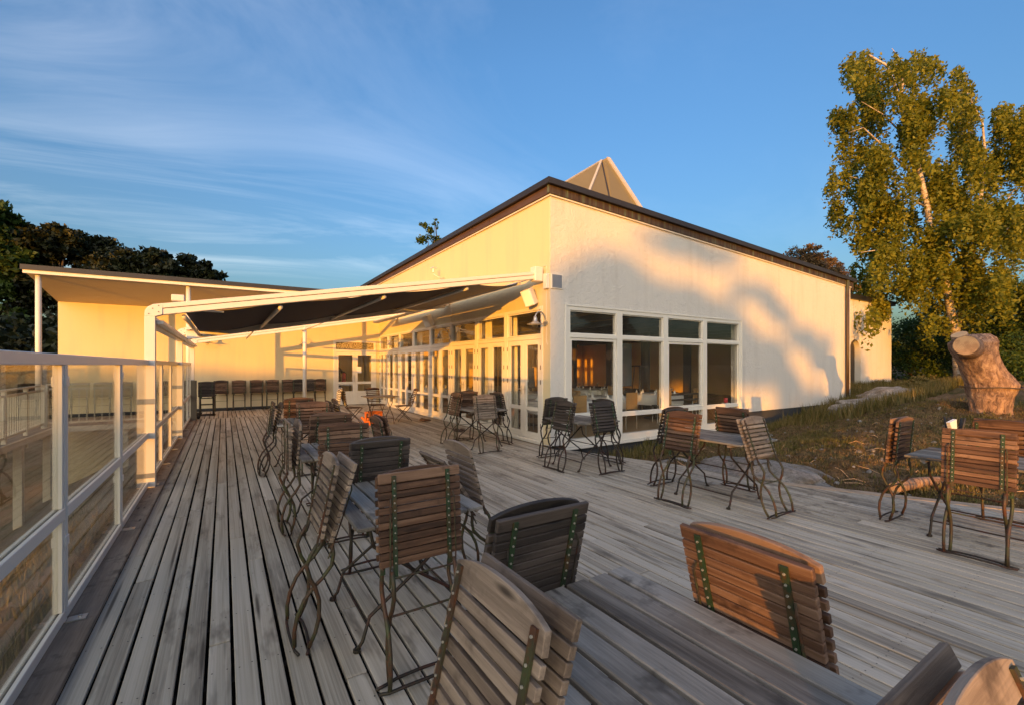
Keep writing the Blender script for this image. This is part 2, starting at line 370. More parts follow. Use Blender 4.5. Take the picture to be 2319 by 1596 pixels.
def zebra():
    m, nt, b = new_mat('zebra_print_cloth'); tc = nt.nodes.new('ShaderNodeTexCoord')
    w = nt.nodes.new('ShaderNodeTexWave'); w.bands_direction = 'Z'; w.inputs['Scale'].default_value = 7; w.inputs['Distortion'].default_value = 5; w.inputs['Detail'].default_value = 2
    nt.links.new(tc.outputs['Object'], w.inputs[0])
    nt.links.new(ramp(nt, w.outputs['Fac'], [(.52, (.72,.68,.6)), (.6, (.03,.025,.02))]), b.inputs['Base Color']); b.inputs['Roughness'].default_value = .9; return m
M['zebra'] = zebra()
def pebble_glass():
    m, nt, b = new_mat('patterned_transom'); g = nt.nodes.new('ShaderNodeNewGeometry')
    f = texnoise(nt, g.outputs['Position'], 22, 3)
    nt.links.new(ramp(nt, f, [(.4, (.12,.08,.03)), (.6, (.5,.42,.22))]), b.inputs['Base Color']); b.inputs['Roughness'].default_value = .2; return m
M['pebble'] = pebble_glass()

# ---------------------------------------------------------------- terrain
def smooth(a, b, x):
    t = max(0, min(1, (x-a)/(b-a))); return t*t*(3-2*t)
def lerp_pts(pts, x):
    if x <= pts[0][0]: return pts[0][1]
    for (a, va), (b, vb) in zip(pts, pts[1:]):
        if x <= b: return va+(vb-va)*(x-a)/(b-a)
    return pts[-1][1]
EDGE = [(5.4, 6.75), (5.55, 6.45), (6.2, 4.6), (6.3, 3.2), (7.34, 1.16), (9.0, -2.1), (11, -6)]   # right end of the deck: X -> Y where it stops
def ground(x, y):
    n = noise.noise(Vector((x*.35, y*.35, 3.1)))*.35+noise.noise(Vector((x*1.1, y*1.1, 1.7)))*.12+noise.noise(Vector((x*3.1, y*3.1, 9.7)))*.035
    if x < 1:
        base = -.75-1.75*smooth(-.8, -5.5, x)
        if y < -2: base = base
        far = smooth(20, 60, math.hypot(x, y)); base = base*(1-far)+(-2.2)*far
        return base+n*.6*smooth(-.5, -2, x)
    # right-hand slope: low at the deck edge, rising away from the camera and to the right
    e = lerp_pts([(b, a) for a, b in reversed(EDGE)], y)           # X of the edge at this Y
    dx = x-e
    rise = lerp_pts([(-1, -.45), (0, -.16), (1.2, .02), (3, .22), (6.5, .62), (11, .95), (17, 1.15), (24, 1.3), (40, 1.4)], dx)
    wallish = lerp_pts([(5, -.45), (7.5, -.36), (12, -.22), (14.2, -.12), (18, .22), (19.5, .45), (23, .62), (30, .8), (40, 1.1)], x)
    k = smooth(3.0, 6.9, y)
    z = rise*(1-k)+wallish*k
    far = smooth(30, 70, math.hypot(x, y)); z = z*(1-far)+1.3*far
    amp = .45*smooth(.3, 3, dx)*(1-.7*k)
    return z+n*amp+.03*n+smooth(.15, 1.2, dx)*(.10*noise.noise(Vector((x*2.6, y*2.6, 2)))+.06*noise.noise(Vector((x*6, y*6, 7)))+.02*noise.noise(Vector((x*15, y*15, 4))))*(1-.6*far)
def grid(name, xs, ys, fn, mat):
    v = [(x, y, fn(x, y)) for y in ys for x in xs]; nx = len(xs)
    f = [(j*nx+i, j*nx+i+1, (j+1)*nx+i+1, (j+1)*nx+i) for j in range(len(ys)-1) for i in range(nx-1)]
    me = bpy.data.meshes.new(name); me.from_pydata(v, [], f); me.polygons.foreach_set('use_smooth', [True]*len(f)); me.materials.append(mat)
    return link(name, me)
def axis(segs):
    o = []
    for a, b, s in segs:
        x = a
        while x < b-1e-6: o.append(x); x += s
    o.append(segs[-1][1]); return o
xs = axis([(-900,-100,100), (-100,-20,8), (-20,-8,1.5), (-8,-.5,.3), (-.5,5,.8), (5,14,.07), (14,30,.5), (30,100,7), (100,900,100)])
ys = axis([(-900,-100,100), (-100,-20,10), (-20,-3,1.5), (-3,0,.3), (0,8,.07), (8,20,.6), (20,100,8), (100,900,100)])
gr = grid('ground', xs, ys, ground, M['ground']); tag(gr, 'uneven heath ground with dry grass, moss and bare soil', kind='structure')

# ---------------------------------------------------------------- deck, one board at a time
deck = MB()
for yj in [y*0.6-2.6 for y in range(0, 37)]:
    x1 = 5.3
    deck.box(-.78, x1, yj-.025, yj+.025, -.20, -.055)
M['joist'] = plain('shade_dark_joist', (.02,.016,.012), .9)  # shade under the deck put into a near-black colour
dk = deck.build('deck', M['joist']); tag(dk, 'grey weathered timber deck with dark gaps between the boards', kind='structure')
BW, BG = .1025, .12
bm_ = MB().box(-BW/2, BW/2, -.5, .5, -.028, 0); bme = bm_.mesh('board', bevel=.003); bme.materials.append(M['deck'])
x = -.62; i = 0
while x < 9:
    cuts = []
    if x < 5.37:
        cuts = [-3.0]
        r = rnd.random()
        pat = [[1.9, 6.1, 10.9], [.2, 4.3, 8.5, 12.8], [3.1, 7.3, 12.1]][i % 3] if i % 2 else [[4.9, 9.1, 13.2], [2.4, 6.6, 11.5], [5.9, 10.2]][i % 3]
        cuts += pat + [16.33, 18.88]
        for a, b in zip(cuts, cuts[1:]):
            o = link('deck_board', bme, dk, (x, (a+b)/2, 0)); o.scale = (1, (b-a)-.006, 1)
            o.location.z = rnd.uniform(-.002, .002); o.location.x += rnd.uniform(-.002, .002) + (.06 if a > 16.3 else 0)
    else:
        e0 = lerp_pts(EDGE, x-BW/2); e1 = lerp_pts(EDGE, x+BW/2)
        cut = [2.0, .6, -.6][i % 3]
        segs = [(-3.0, cut), (cut, None)] if min(e0, e1) > cut+.4 else [(-3.0, None)]
        for a, b in segs:
            if b is None and min(e0, e1) <= a+.02: continue
            ya = [a+.003, a+.003] if a > -3 else [-3.0, -3.0]; yb = [e0, e1] if b is None else [b-.003]*2
            p = [(x-BW/2, ya[0], -.028), (x+BW/2, ya[1], -.028), (x+BW/2, yb[1], -.028), (x-BW/2, yb[0], -.028)]
            MB().prism(p, (0, 0, .028)).build('deck_board', M['deck'], dk)
    x += BG; i += 1
sw = MB()
xx_ = -.62
while xx_ < 7:
    for k in range(14):
        yj = -.2+.6*k
        if xx_ > 5.3 and yj > lerp_pts(EDGE, xx_)-.1: continue
        for q in (-.032, .032):
            cx_, cy_ = xx_+q+rnd.uniform(-.004,.004), yj+rnd.uniform(-.012,.012); b0 = len(sw.v)
            sw.v += [(cx_+.0045*math.cos(a), cy_+.0045*math.sin(a), .0032) for a in (0, 1.05, 2.1, 3.14, 4.19, 5.24)]; sw.f.append(tuple(range(b0, b0+6)))
    xx_ += BG
sw.build('screws', M['gasket'], dk)['kind'] = 'stuff'
# pale new trim plank following the right edge, and joists below
tr = MB()
pts = [(6.3, 3.2), (7.34, 1.16), (9.0, -2.1)]
for a, b in zip(pts, pts[1:]):
    a = Vector((*a, 0)); b = Vector((*b, 0)); n = (b-a).cross(Vector((0,0,1))).normalized(); n = n if n.x > 0 else -n
    tr.prism([a+n*.006+Vector((0,0,-.03)), b+n*.006+Vector((0,0,-.03)), b+n*.15+Vector((0,0,-.03)), a+n*.15+Vector((0,0,-.03))], (0,0,.034))
tr.build('edge_plank', M['deck_new'], dk)
fj = MB()
for yj in [-2.6+.6*k for k in range(15)]:
    xe = lerp_pts([(b, a) for a, b in reversed(EDGE)], yj)
    if xe > 5.5: fj.box(5.3, xe-.12, yj-.025, yj+.025, -.2, -.055)
fj.build('joist', M['joist'], dk)
MB().box(-.80, -.76, -3, 18.8, -.9, -.03).build('light_block_board', M['joist'], dk)  # boards added to keep side light from under the deck
for (a0, b0), (a1, b1) in zip(EDGE, EDGE[1:]):
    MB().prism([Vector((a0-.06, b0, -.9)), Vector((a1-.06, b1, -.9)), Vector((a1-.06, b1, -.035)), Vector((a0-.06, b0, -.035))], (.03, .01, 0)).build('light_block_board', M['joist'], dk)
gm = MB().box(-.74, 5.35, -3, 18.8, -.40, -.38).build('gap_shade_sheet', M['joist'], dk)  # dark sheet added below so the board gaps read as black shade
MB().box(5.4, 9, -3, 1.0, -.40, -.38).build('gap_shade_sheet', M['joist'], dk)

# ---------------------------------------------------------------- glass railing along the left side of the deck
RX = -.84
rl = thing('glass_railing', 'white framed glass windscreen railing along the left deck edge', 'railing', (RX, 7.4, 0))
def rp(mb, name, mat, bevel=0, parent=rl): 
    me = mb.mesh(name, bevel=bevel); me.materials.append(mat); o = link(name, me, parent); o.matrix_parent_inverse = Matrix.Translation((-RX, -7.4, 0)); return o
posts = [.35, 2.05, 3.80, 5.60, 7.50, 9.0, 10.45, 12.0, 13.5, 15.0, 16.25]
rp(MB().box(RX-.03, RX+.03, .35, 16.28, 1.60, 1.665), 'handrail', M['white_alu'], .004)
rp(MB().box(RX-.10, RX+.17, -.6, 16.28, .004, .035), 'sill_board', M['sill_wood'], .003)
for a, b in zip(posts, posts[1:]):
    y0, y1 = a+.03, b-.03
    for nm, z0, z1 in (('lower_rail', .05, .11), ('middle_rail', .665, .735)):
        rp(MB().box(RX-.028, RX-.006, y0, y1, z0, z1).box(RX+.006, RX+.028, y0, y1, z0, z1), nm, M['white_alu'], .003)
        rp(MB().box(RX-.0055, RX+.0055, y0, y1, z0+.002, z1-.008), 'gasket', M['gasket'])
    for z0, z1 in ((.112, .663), (.737, 1.598)):
        rp(MB().box(RX-.003, RX+.003, y0+.03, y1-.03, z0-.02, z1+.02), 'glass_pane', M['rail_glass'])
        for yy in (y0, y1-.03):
            rp(MB().box(RX-.022, RX+.022, yy, yy+.03, z0, z1), 'stile', M['white_alu'], .002)
for p in posts:
    rp(MB().box(RX-.026, RX+.026, p-.024, p-.006, .036, 1.6).box(RX-.026, RX+.026, p+.006, p+.024, .036, 1.6), 'post', M['white_alu'], .002)
    rp(MB().box(RX-.02, RX+.02, p-.0055, p+.0055, .036, 1.598), 'gasket', M['gasket'])
    rp(MB().box(RX-.034, RX+.034, p-.032, p+.032, 1.47, 1.53).box(RX-.034, RX+.034, p-.032, p+.032, .50, .56), 'clamp', M['white_alu'], .002)
    rp(MB().box(RX+.03, RX+.12, p-.035, p+.035, .036, .043).tube([(RX+.09, p, .043), (RX+.09, p, .055)], .01, 6), 'base_plate', M['steel'])

# ---------------------------------------------------------------- pergola awning
aw = thing('pergola_awning', 'white metal pergola with navy fabric awning between the railing and the glass front', 'awning', (RX, 7.4, 0))
def ap(mb, name, mat, bevel=0, smooth_=False):
    me = mb.mesh(name, smooth_, bevel); me.materials.append(mat); o = link(name, me, aw); o.matrix_parent_inverse = Matrix.Translation((-RX, -7.4, 0)); return o
AX, BX, ZF, ZB = -.80, 5.42, 2.28, 3.40
def az(x): return ZF+(ZB-ZF)*(x-AX)/(BX-AX)
for yb in (7.42, 11.95, 16.5):
    for s in (-1, 1):
        ap(MB().box(AX-.055, AX+.055, yb+s*.032-.028, yb+s*.032+.028, .036, ZF-.06), 'post', M['white_alu'], .003)
    ap(MB().box(AX-.05, AX+.05, yb-.0035, yb+.0035, .036, ZF-.06), 'gasket', M['gasket'])
    # rounded corner
    cp = [Vector((AX-.055, yb-.062, ZF-.06)), Vector((AX-.05, yb-.062, ZF+.01)), Vector((AX-.02, yb-.062, ZF+.06)), Vector((AX+.035, yb-.062, ZF+.095)), Vector((AX+.13, yb-.062, ZF+.115)), Vector((AX+.13, yb-.062, ZF-.03)), Vector((AX+.055, yb-.062, ZF-.06))]
    ap(MB().prism(cp, (0, .124, 0)), 'corner_bracket', M['white_alu'], .004)
    for bx_, bz_ in ((AX-.01, ZF-.03), (AX+.03, ZF+.04), (AX+.09, ZF+.0), (AX+.09, ZF+.08)): ap(MB().tube([(bx_, yb-.062, bz_), (bx_, yb-.067, bz_)], .007, 6), 'bolt', M['gasket'])
    a = Vector((AX+.12, yb, az(AX+.12)+.022)); b = Vector((BX-.12, yb, az(BX-.12)+.022))
    bw = .42 if 11 < yb < 13 else .12
    ap(MB().beam(a+Vector((0,0,.037)), b+Vector((0,0,.037)), bw, .06), 'beam', M['white_alu'], .004)
    if bw > .2: ap(MB().beam(a+Vector((0,0,-.09)), b+Vector((0,0,-.09)), .16, .18), 'beam', M['white_alu'], .004)
    else: ap(MB().beam(a+Vector((0,0,-.04)), b+Vector((0,0,-.04)), bw-.02, .075), 'beam', M['white_alu'], .004)
    for zc in (.62, 1.0):
        ap(MB().box(AX-.058, AX+.058, yb-.064, yb+.064, zc if zc < .9 else 1.10, (zc if zc < .9 else 1.10)+.07) if zc > .9 else MB().box(AX-.058, AX+.058, yb-.064, yb+.064, .16, .22), 'clip', M['clip'])
    ap(MB().box(BX-.20, BX-.01, yb-.09, yb+.09, az(BX)-.13, az(BX)+.16), 'end_box', M['white_alu'], .01)
ap(MB().box(AX-.05, AX+.05, 7.49, 11.88, 2.10, 2.22), 'front_bar', M['white_alu'], .004)
ap(MB().box(AX-.05, AX+.05, 12.02, 16.43, 2.10, 2.22), 'front_bar', M['white_alu'], .004)
ap(MB().box(AX+.052, AX+.13, 7.49, 16.43, 2.13, 2.18), 'gutter', M['white_alu'], .004)
ap(MB().box(AX+.22, AX+.36, 7.36, 7.50, ZF+.155, ZF+.24), 'motor_cover', M['white_alu'], .008)
bars = [-.45, .71, 2.26, 3.80, 4.95]
for bx in bars:
    ap(MB().tube([(bx, 7.5, az(bx)-.10), (bx, 11.88, az(bx)-.10)], .032, 8), 'cross_bar', M['white_alu'], 0, True)
for bx in (4.55, 4.75, 4.95, .6, 2.2):
    ap(MB().tube([(bx, 12.03, az(bx)-.10), (bx, 16.42, az(bx)-.10)], .028, 8), 'cross_bar', M['white_alu'], 0, True)
def sheet(x0, x1, y0, y1, sagf, mat, name, nx=40, ny=6, dz=-.02):
    v = []; f = []
    for i in range(nx+1):
        for j in range(ny+1):
            xx = x0+(x1-x0)*i/nx; yy = y0+(y1-y0)*j/ny; v.append((xx, yy, az(xx)+dz-sagf(xx, j/ny)))
    for i in range(nx):
        for j in range(ny): a = i*(ny+1)+j; f.append((a, a+ny+1, a+ny+2, a+1))
    m_ = MB(); m_.v = v; m_.f = f
    n0 = len(v); m_.v += [(a, b, c-.004) for a, b, c in v]; m_.f += [tuple(n0+q for q in reversed(g)) for g in f]
    return ap(m_, name, mat, 0, True)
def sag1(x_, t):
    s = 0
    for a, b in zip(bars, bars[1:]):
        if a <= x_ <= b: s = math.sin(math.pi*(x_-a)/(b-a))*.05
    return s
sheet(-.45, 3.9, 7.50, 11.88, sag1, M['awning'], 'awning_cloth')
sheet(3.9, 5.3, 7.50, 11.88, lambda x_, t: .10*math.sin(math.pi*min(1, (x_-3.9)/1.4)), M['awning_grey'], 'awning_cloth', 24)
sheet(4.5, 5.3, 12.03, 16.4, lambda x_, t: .10+.05*math.sin(7*x_), M['cream_cloth'], 'folded_cloth', 24)
ap(MB().box(-.44, .0, 7.50, 7.56, 2.33, 2.35), 'edge_strip', M['white_alu'])

# ---------------------------------------------------------------- main building
B = thing('pavilion', 'white plastered restaurant pavilion with folding glass doors and dark roof edge', 'building', (5.48, 7.18, 0))
def bp(mb, name, mat, bevel=0, smooth_=False, parent=B):
    me = mb.mesh(name, smooth_, bevel); me.materials.append(mat); o = link(name, me, parent)
    if parent is B: o.matrix_parent_inverse = Matrix.Translation((-5.48, -7.18, 0))
    return o
CX, CY = 5.48, 7.18          # the near corner
XE = 19.0; YE = 21.5; HT = 5.0
def topz(x_): return 5.0-(x_-CX)*.6/13.5
HEAD = 2.80
T = .28
# front wall (faces the camera side): panels round the window band
bp(MB().prism([(CX, CY, -.02), (5.9, CY, -.02), (5.9, CY, topz(5.9)), (CX, CY, topz(CX))], (0, .235, 0)), 'wall', M['plaster'])
bp(MB().prism([(5.9, CY, HEAD), (12.1, CY, HEAD), (12.1, CY, topz(12.1)), (5.9, CY, topz(5.9))], (0, T, 0)), 'wall', M['plaster'])
bp(MB().prism([(12.1, CY, .28), (XE, CY, .28), (XE, CY, topz(XE)), (12.1, CY, topz(12.1))], (0, T, 0)), 'wall', M['plaster'])
bp(MB().box(CX+.02, 12.1, CY+.03, CY+T, -.7, -.08).box(12.1, XE-.01, CY+.03, CY+T, -.7, .279), 'plinth', M['plinth'])
# left wall above the doors and the corner pier
bp(MB().box(CX-.004, CX+T, CY+.001, 7.42, .0, HT-.001), 'pier', M['plaster_sun'])
bp(MB().box(CX, CX+T, 7.42, YE, HEAD, HT-.02), 'wall', M['plaster_sun'])
bp(MB().box(CX, CX+T, 18.9, YE, 0, HEAD), 'wall', M['plaster_sun'])
bp(MB().box(XE-T, XE, CY+T, YE, -.5, 4.4).box(CX+T, XE-T, YE-T, YE, -.5, 4.4), 'wall', M['plaster'])
bp(MB().tube([(CX+.002, CY+.012, 2.9), (CX+.002, CY+.012, HT)], .008, 6), 'corner_bead', M['white_frame'])
# roof slab and edge
rt = [(CX-.10, CY-.10, HT+.152), (XE+.10, CY-.10, 4.552), (XE+.10, YE+.1, 4.552), (CX-.10, YE+.1, HT+.152)]
bp(MB().prism([Vector(p) for p in rt], (0, 0, .09)), 'roof', M['roof_dark'])
def fascia(a, b, out, z0, z1, mat, name, gap=.004, seg=.9):
    a = Vector(a); b = Vector(b); L = (b-a).length; n = max(1, round(L/seg)); o = Vector(out)
    for k in range(n):
        p = a.lerp(b, k/n); q = a.lerp(b, (k+1)/n); dr = (q-p).normalized(); p = p+dr*gap; q = q-dr*gap
        j = rnd.uniform(-.003, .003)
        bp(MB().prism([p+Vector((0,0,z0)), q+Vector((0,0,z0)), q+Vector((0,0,z1)), p+Vector((0,0,z1))], o*(1+j*30)), name, mat)
fascia((CX-.10, CY-.02, topz(CX)-.01), (XE+.1, CY-.02, 4.39), (0, -.05, 0), 0, .152, M['copper'], 'fascia_sheet', .002, .34)
fascia((CX-.02, CY-.07, HT-.01), (CX-.02, YE, HT-.03), (-.05, 0, 0), 0, .152, M['copper_brown'], 'fascia_sheet', .004, 1.2)
fascia((CX-.15, CY-.16, HT+.145), (XE+.15, CY-.16, 4.545), (0, .06, 0), 0, .115, M['roof_dark'], 'roof_edge', .002, 2.0)
fascia((CX-.16, CY-.16, HT+.145), (CX-.16, YE, HT+.125), (.06, 0, 0), 0, .115, M['roof_dark'], 'roof_edge', .002, 2.0)
bp(MB().beam((CX-.05, CY-.03, HT-.035), (XE, CY-.03, 4.375), .03, .025).beam((CX-.03, CY, HT-.035), (CX-.03, YE, HT-.05), .03, .025), 'edge_bead', M['white_frame'])
# floor, ceiling and inner walls of the dining room
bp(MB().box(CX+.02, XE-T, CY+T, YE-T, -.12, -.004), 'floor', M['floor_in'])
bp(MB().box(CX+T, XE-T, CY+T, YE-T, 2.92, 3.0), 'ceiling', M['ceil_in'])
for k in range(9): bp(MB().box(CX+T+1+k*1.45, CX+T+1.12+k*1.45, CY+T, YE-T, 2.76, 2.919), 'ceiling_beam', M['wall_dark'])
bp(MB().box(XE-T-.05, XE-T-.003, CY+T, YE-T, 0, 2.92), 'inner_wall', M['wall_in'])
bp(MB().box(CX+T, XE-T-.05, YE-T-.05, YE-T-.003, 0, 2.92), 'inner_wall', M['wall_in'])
for k in range(5): bp(MB().box(XE-T-.12, XE-T-.055, 8.3+k*2.6, 8.7+k*2.6, 0, 2.9), 'wall_panel', M['wall_dark'])
for k in range(5): bp(MB().box(7.5+k*2.3, 7.9+k*2.3, YE-T-.12, YE-T-.055, 0, 2.9), 'wall_panel', M['wall_dark'])
for cx_, cy_ in ((9.2, 11.2), (12.9, 11.2), (9.2, 15.2), (12.9, 15.2)):
    bp(MB().tube([(cx_, cy_, 0), (cx_, cy_, 2.92)], .13, 16), 'column', M['wall_dark'], 0, True)
# window band on the front wall
def frame_rect(axis_, a0, a1, z0, z1, off0, off1, w, name, parent, mat=None, w2=None):
    """rectangular frame; axis_ 'X' lies in the front wall, 'Y' in the glass front"""
    mat = mat or M['white_frame']; w2 = w2 or w
    m_ = MB()
    for (p0, p1, q0, q1) in ((a0, a0+w, z0, z1), (a1-w, a1, z0, z1), (a0+w, a1-w, z0, z0+w2), (a0+w, a1-w, z1-w2, z1)):
        if axis_ == 'X': m_.box(p0, p1, off0, off1, q0, q1)
        else: m_.box(off0, off1, p0, p1, q0, q1)
    return bp(m_, name, mat, .003, parent=parent)
def pane(axis_, a0, a1, z0, z1, off, parent, mat=None):
    m_ = MB()
    if axis_ == 'X': m_.box(a0, a1, off-.004, off+.004, z0, z1)
    else: m_.box(off-.004, off+.004, a0, a1, z0, z1)
    return bp(m_, 'pane', mat or M['glass'], parent=parent)
dv = [5.90, 7.40, 8.95, 10.48, 12.10]
for k, (a, b) in enumerate(zip(dv, dv[1:])):
    w = bp(MB().box(a, a+.085, CY-.012, CY+.12, -.08, HEAD).box(b-.085, b, CY-.012, CY+.12, -.08, HEAD).box(a+.085, b-.085, CY-.012, CY+.12, -.08, .07).box(a+.085, b-.085, CY-.012, CY+.12, HEAD-.08, HEAD)
           .box(a+.085, b-.085, CY-.010, CY+.12, 2.16, 2.24).box(a+.085, b-.085, CY-.010, CY+.12, .46, .54), 'window', M['white_frame'], .003)
    w.matrix_parent_inverse = Matrix.Translation((-5.48, -7.18, 0))
    for z0, z1 in ((.07, .46), (.54, 2.16), (2.24, HEAD-.08)):
        pane('X', a+.085, b-.085, z0, z1, CY+.06, w)
    if k in (0, 2): frame_rect('X', a+.09, b-.09, .545, 2.155, CY+.012, CY+.055, .055, 'sash', w)
    else: frame_rect('X', a+.086, b-.086, .541, 2.159, CY+.03, CY+.055, .02, 'glazing_bead', w)
    frame_rect('X', a+.086, b-.086, 2.241, HEAD-.081, CY+.02, CY+.055, .022, 'glazing_bead', w)
bp(MB().box(5.84, 12.16, CY-.03, CY-.013, HEAD, HEAD+.035).box(5.84, 5.898, CY-.03, CY-.003, -.08, HEAD-.001).box(12.102, 12.16, CY-.03, CY-.003, -.08, HEAD-.001).box(5.84, 12.16, CY-.05, CY-.013, -.13, -.082), 'window_trim', M['white_frame'], .003)
# folding glass doors on the left wall
du = [7.42, 8.86, 10.30, 11.85, 13.38, 14.90, 16.35, 17.75, 18.88]
for k, (a, b) in enumerate(zip(du, du[1:])):
    u = bp(MB().box(CX-.012, CX+.12, a, a+.07, 0, HEAD).box(CX-.012, CX+.12, b-.07, b, 0, HEAD).box(CX-.012, CX+.12, a+.07, b-.07, HEAD-.07, HEAD)
           .box(CX-.010, CX+.12, a+.07, b-.07, 2.13, 2.21).box(CX-.03, CX+.12, a+.07, b-.07, 0.002, .06), 'door_frame', M['white_frame'], .003)
    u.matrix_parent_inverse = Matrix.Translation((-5.48, -7.18, 0))
    pane('Y', a+.07, b-.07, 2.21, HEAD-.07, CX+.05, u)
    frame_rect('Y', a+.075, b-.075, 2.215, HEAD-.075, CX+.005, CX+.045, .025, 'glazing_bead', u)
    mid = (a+b)/2
    for lo, hi, s in ((a+.075, mid-.002, 1), (mid+.002, b-.075, -1)):
        lf = bp(MB().box(CX-.004, CX+.04, lo, lo+.11, .065, 2.125).box(CX-.004, CX+.04, hi-.11, hi, .065, 2.125).box(CX-.004, CX+.04, lo+.11, hi-.11, 2.02, 2.125).box(CX-.004, CX+.04, lo+.11, hi-.11, .065, .19).box(CX-.004, CX+.04, lo+.11, hi-.11, .64, .72), 'door_leaf', M['white_frame'], .003)
        lf.matrix_parent_inverse = Matrix.Translation((-5.48, -7.18, 0))
        pane('Y', lo+.11, hi-.11, .19, .64, CX+.018, lf); pane('Y', lo+.11, hi-.11, .72, 2.02, CX+.018, lf)
        hy = hi-.055 if s == 1 else lo+.055
        bp(MB().box(CX-.012, CX-.0045, hy-.012, hy+.012, .98, 1.16).tube([(CX-.012, hy, 1.09), (CX-.05, hy, 1.09), (CX-.052, hy-.10*s, 1.085)], .008, 6), 'handle', M['steel'], parent=lf)
        hz = lo+.004 if s == 1 else hi-.004
        for z_ in (.35, 1.25, 1.55, 1.95): bp(MB().tube([(CX-.012, hz, z_-.045), (CX-.012, hz, z_+.045)], .009, 6), 'hinge', M['copper_brown'], parent=lf)
bp(MB().box(CX-.06, CX-.031, 7.40, 18.9, -.02, .03), 'threshold', M['white_frame'])
# curtains behind the glass front
for yc, wd in ((8.95, .35), (10.1, .3), (10.55, .35), (12.0, .3), (13.2, .3), (14.9, .35), (17.5, .4)):
    m_ = MB(); n_ = 24
    for i in range(n_+1):
        t = i/n_; yy = yc-wd/2+wd*t; xx = CX+.24+.035*math.sin(t*34)
        m_.v += [(xx, yy+(.10*(t-.5) if 1 else 0), .12), (xx+.01, yy, 2.78)]
    for i in range(n_): m_.f.append((2*i, 2*i+2, 2*i+3, 2*i+1))
    n0 = len(m_.v); m_.v += [(a+.006, b, c) for a, b, c in m_.v]; m_.f += [tuple(n0+q for q in reversed(g)) for g in list(m_.f)]
    bp(m_, 'curtain', M['curtain'], 0, True)
# details on the corner
bp(MB().box(5.40, 5.4755, CY+.02, CY+.14, 3.12, 3.42).box(CX+.002, CX+.30, CY-.025, CY-.002, 3.12, 3.42), 'vent_frame', M['white_frame'], .004)
vg = MB()
for k in range(12): vg.box(CX+.03, CX+.27, CY-.032, CY-.0255, 3.145+k*.021, 3.155+k*.021)
vg.box(CX+.03, CX+.27, CY-.0285, CY-.0252, 3.14, 3.40)
bp(vg, 'vent_grille', M['clip'])
bp(MB().tube([(18.55, CY-.09, 4.7), (18.55, CY-.09, .15)], .055, 10), 'downpipe', M['copper'], 0, True)
bp(MB().tube([(18.55, CY-.09, 4.7), (18.2, CY-.25, 4.75), (17.6, CY-.25, 4.75)], .02, 6), 'bracket', M['copper_brown'])
bp(MB().tube([(CX-.012, 7.30, 3.6), (CX-.012, 7.30, 2.6), (CX-.012, 7.30, 2.1), (CX-.012, 7.26, 2.0)], .006, 5).tube([(CX-.012, 7.30, 3.6), (CX-.012, 8.6, 3.46)], .006, 5).tube([(CX-.012, 11.83, 3.3), (CX-.012, 11.83, 2.3)], .006, 5), 'cable', M['white_frame'])
# rear wing beyond the right end
wg = MB().box(19.0, 26.0, 8.2, 8.5, -.2, 4.6)
bp(MB().box(19.0, 21.7, 8.2, 8.5, -.3, 4.3).box(22.7, 26.0, 8.2, 8.5, -.3, 4.3).box(21.7, 22.7, 8.2, 8.5, 2.75, 4.3).box(25.72, 26.0, 8.5, 16, -.3, 4.3), 'wall', M['plaster'])
arch = [(21.7, 8.25, 1.9)]
for k in range(13):
    q = math.pi*(1-k/12); arch.append((22.2+.5*math.cos(q), 8.25, 2.2+.45*math.sin(q)))
arch += [(22.7, 8.25, 2.76), (21.7, 8.25, 2.76)]
bp(MB().prism([Vector(p) for p in [(21.7, 8.215, 2.2)]+[(22.2+.5*math.cos(math.pi*(1-k/12)), 8.215, 2.2+.45*math.sin(math.pi*(1-k/12))) for k in range(1, 12)]+[(22.7, 8.215, 2.2), (22.7, 8.215, 2.749), (21.7, 8.215, 2.749)]], (0, .2, 0)), 'arch_infill', M['plaster'])
dr_ = bp(MB().box(21.7, 22.7, 8.42, 8.48, .2, 2.7), 'arched_door', M['wall_dark'])
dr_.matrix_parent_inverse = Matrix.Translation((-5.48, -7.18, 0))
bp(MB().box(19.0, 26.2, 8.1, 16, 4.3, 4.5), 'roof', M['roof_dark'])

# rooflight on the roof
c0 = W(1268, 420, 13.6); c1 = W(1449, 474, 13.8); ap1 = W(1362, 364, 15.5); ap2 = W(1374, 358, 15.4); r0 = W(1332, 440, 13.0); r1 = W(1383, 462, 13.2)
RLt = thing('rooflight', 'tan triangular rooflight with white ribs rising above the roof edge', 'rooflight', (c0.x, c0.y, 5.0))
def rlp(mb, name, mat, bevel=0):
    me = mb.mesh(name, False, bevel); me.materials.append(mat); o = link(name, me, RLt); o.matrix_parent_inverse = Matrix.Translation((-c0.x, -c0.y, -5.0)); return o
dn = Vector((0, 0, -.8))
back = Vector((.4, 2.6, -.6))
ext = lambda p, a, k: a+(p-a)*k
C0, R0, R1, C1 = ext(c0, ap1, 1.25), ext(r0, ap1, 1.5), ext(r1, ap1, 1.4), ext(c1, ap2, 1.15)
rlp(MB().prism([C0, R0, ap1], (.03, .05, 0)), 'panel', M['sky_panel'])
rlp(MB().prism([R0, R1, ap1], (.03, .05, 0)), 'panel', M['sky_panel'])
rlp(MB().prism([R1, C1, ap2, ap1], (.03, .05, 0)), 'panel', M['sky_panel'])
M['rib_paint'] = plain('aged_white_rib', (.46,.43,.38), .6)
rlp(MB().beam(R0, ap1, .07, .06), 'rib', M['rib_paint'])
rlp(MB().beam(R1, ap1, .04, .04), 'rib', M['roof_dark'])
rlp(MB().beam(C0, ap1, .05, .05), 'rib', M['rib_paint'])
rlp(MB().beam(C1+Vector((.06,0,0)), ap2+Vector((.06,0,0)), .13, .09), 'rib', M['rib_paint'])

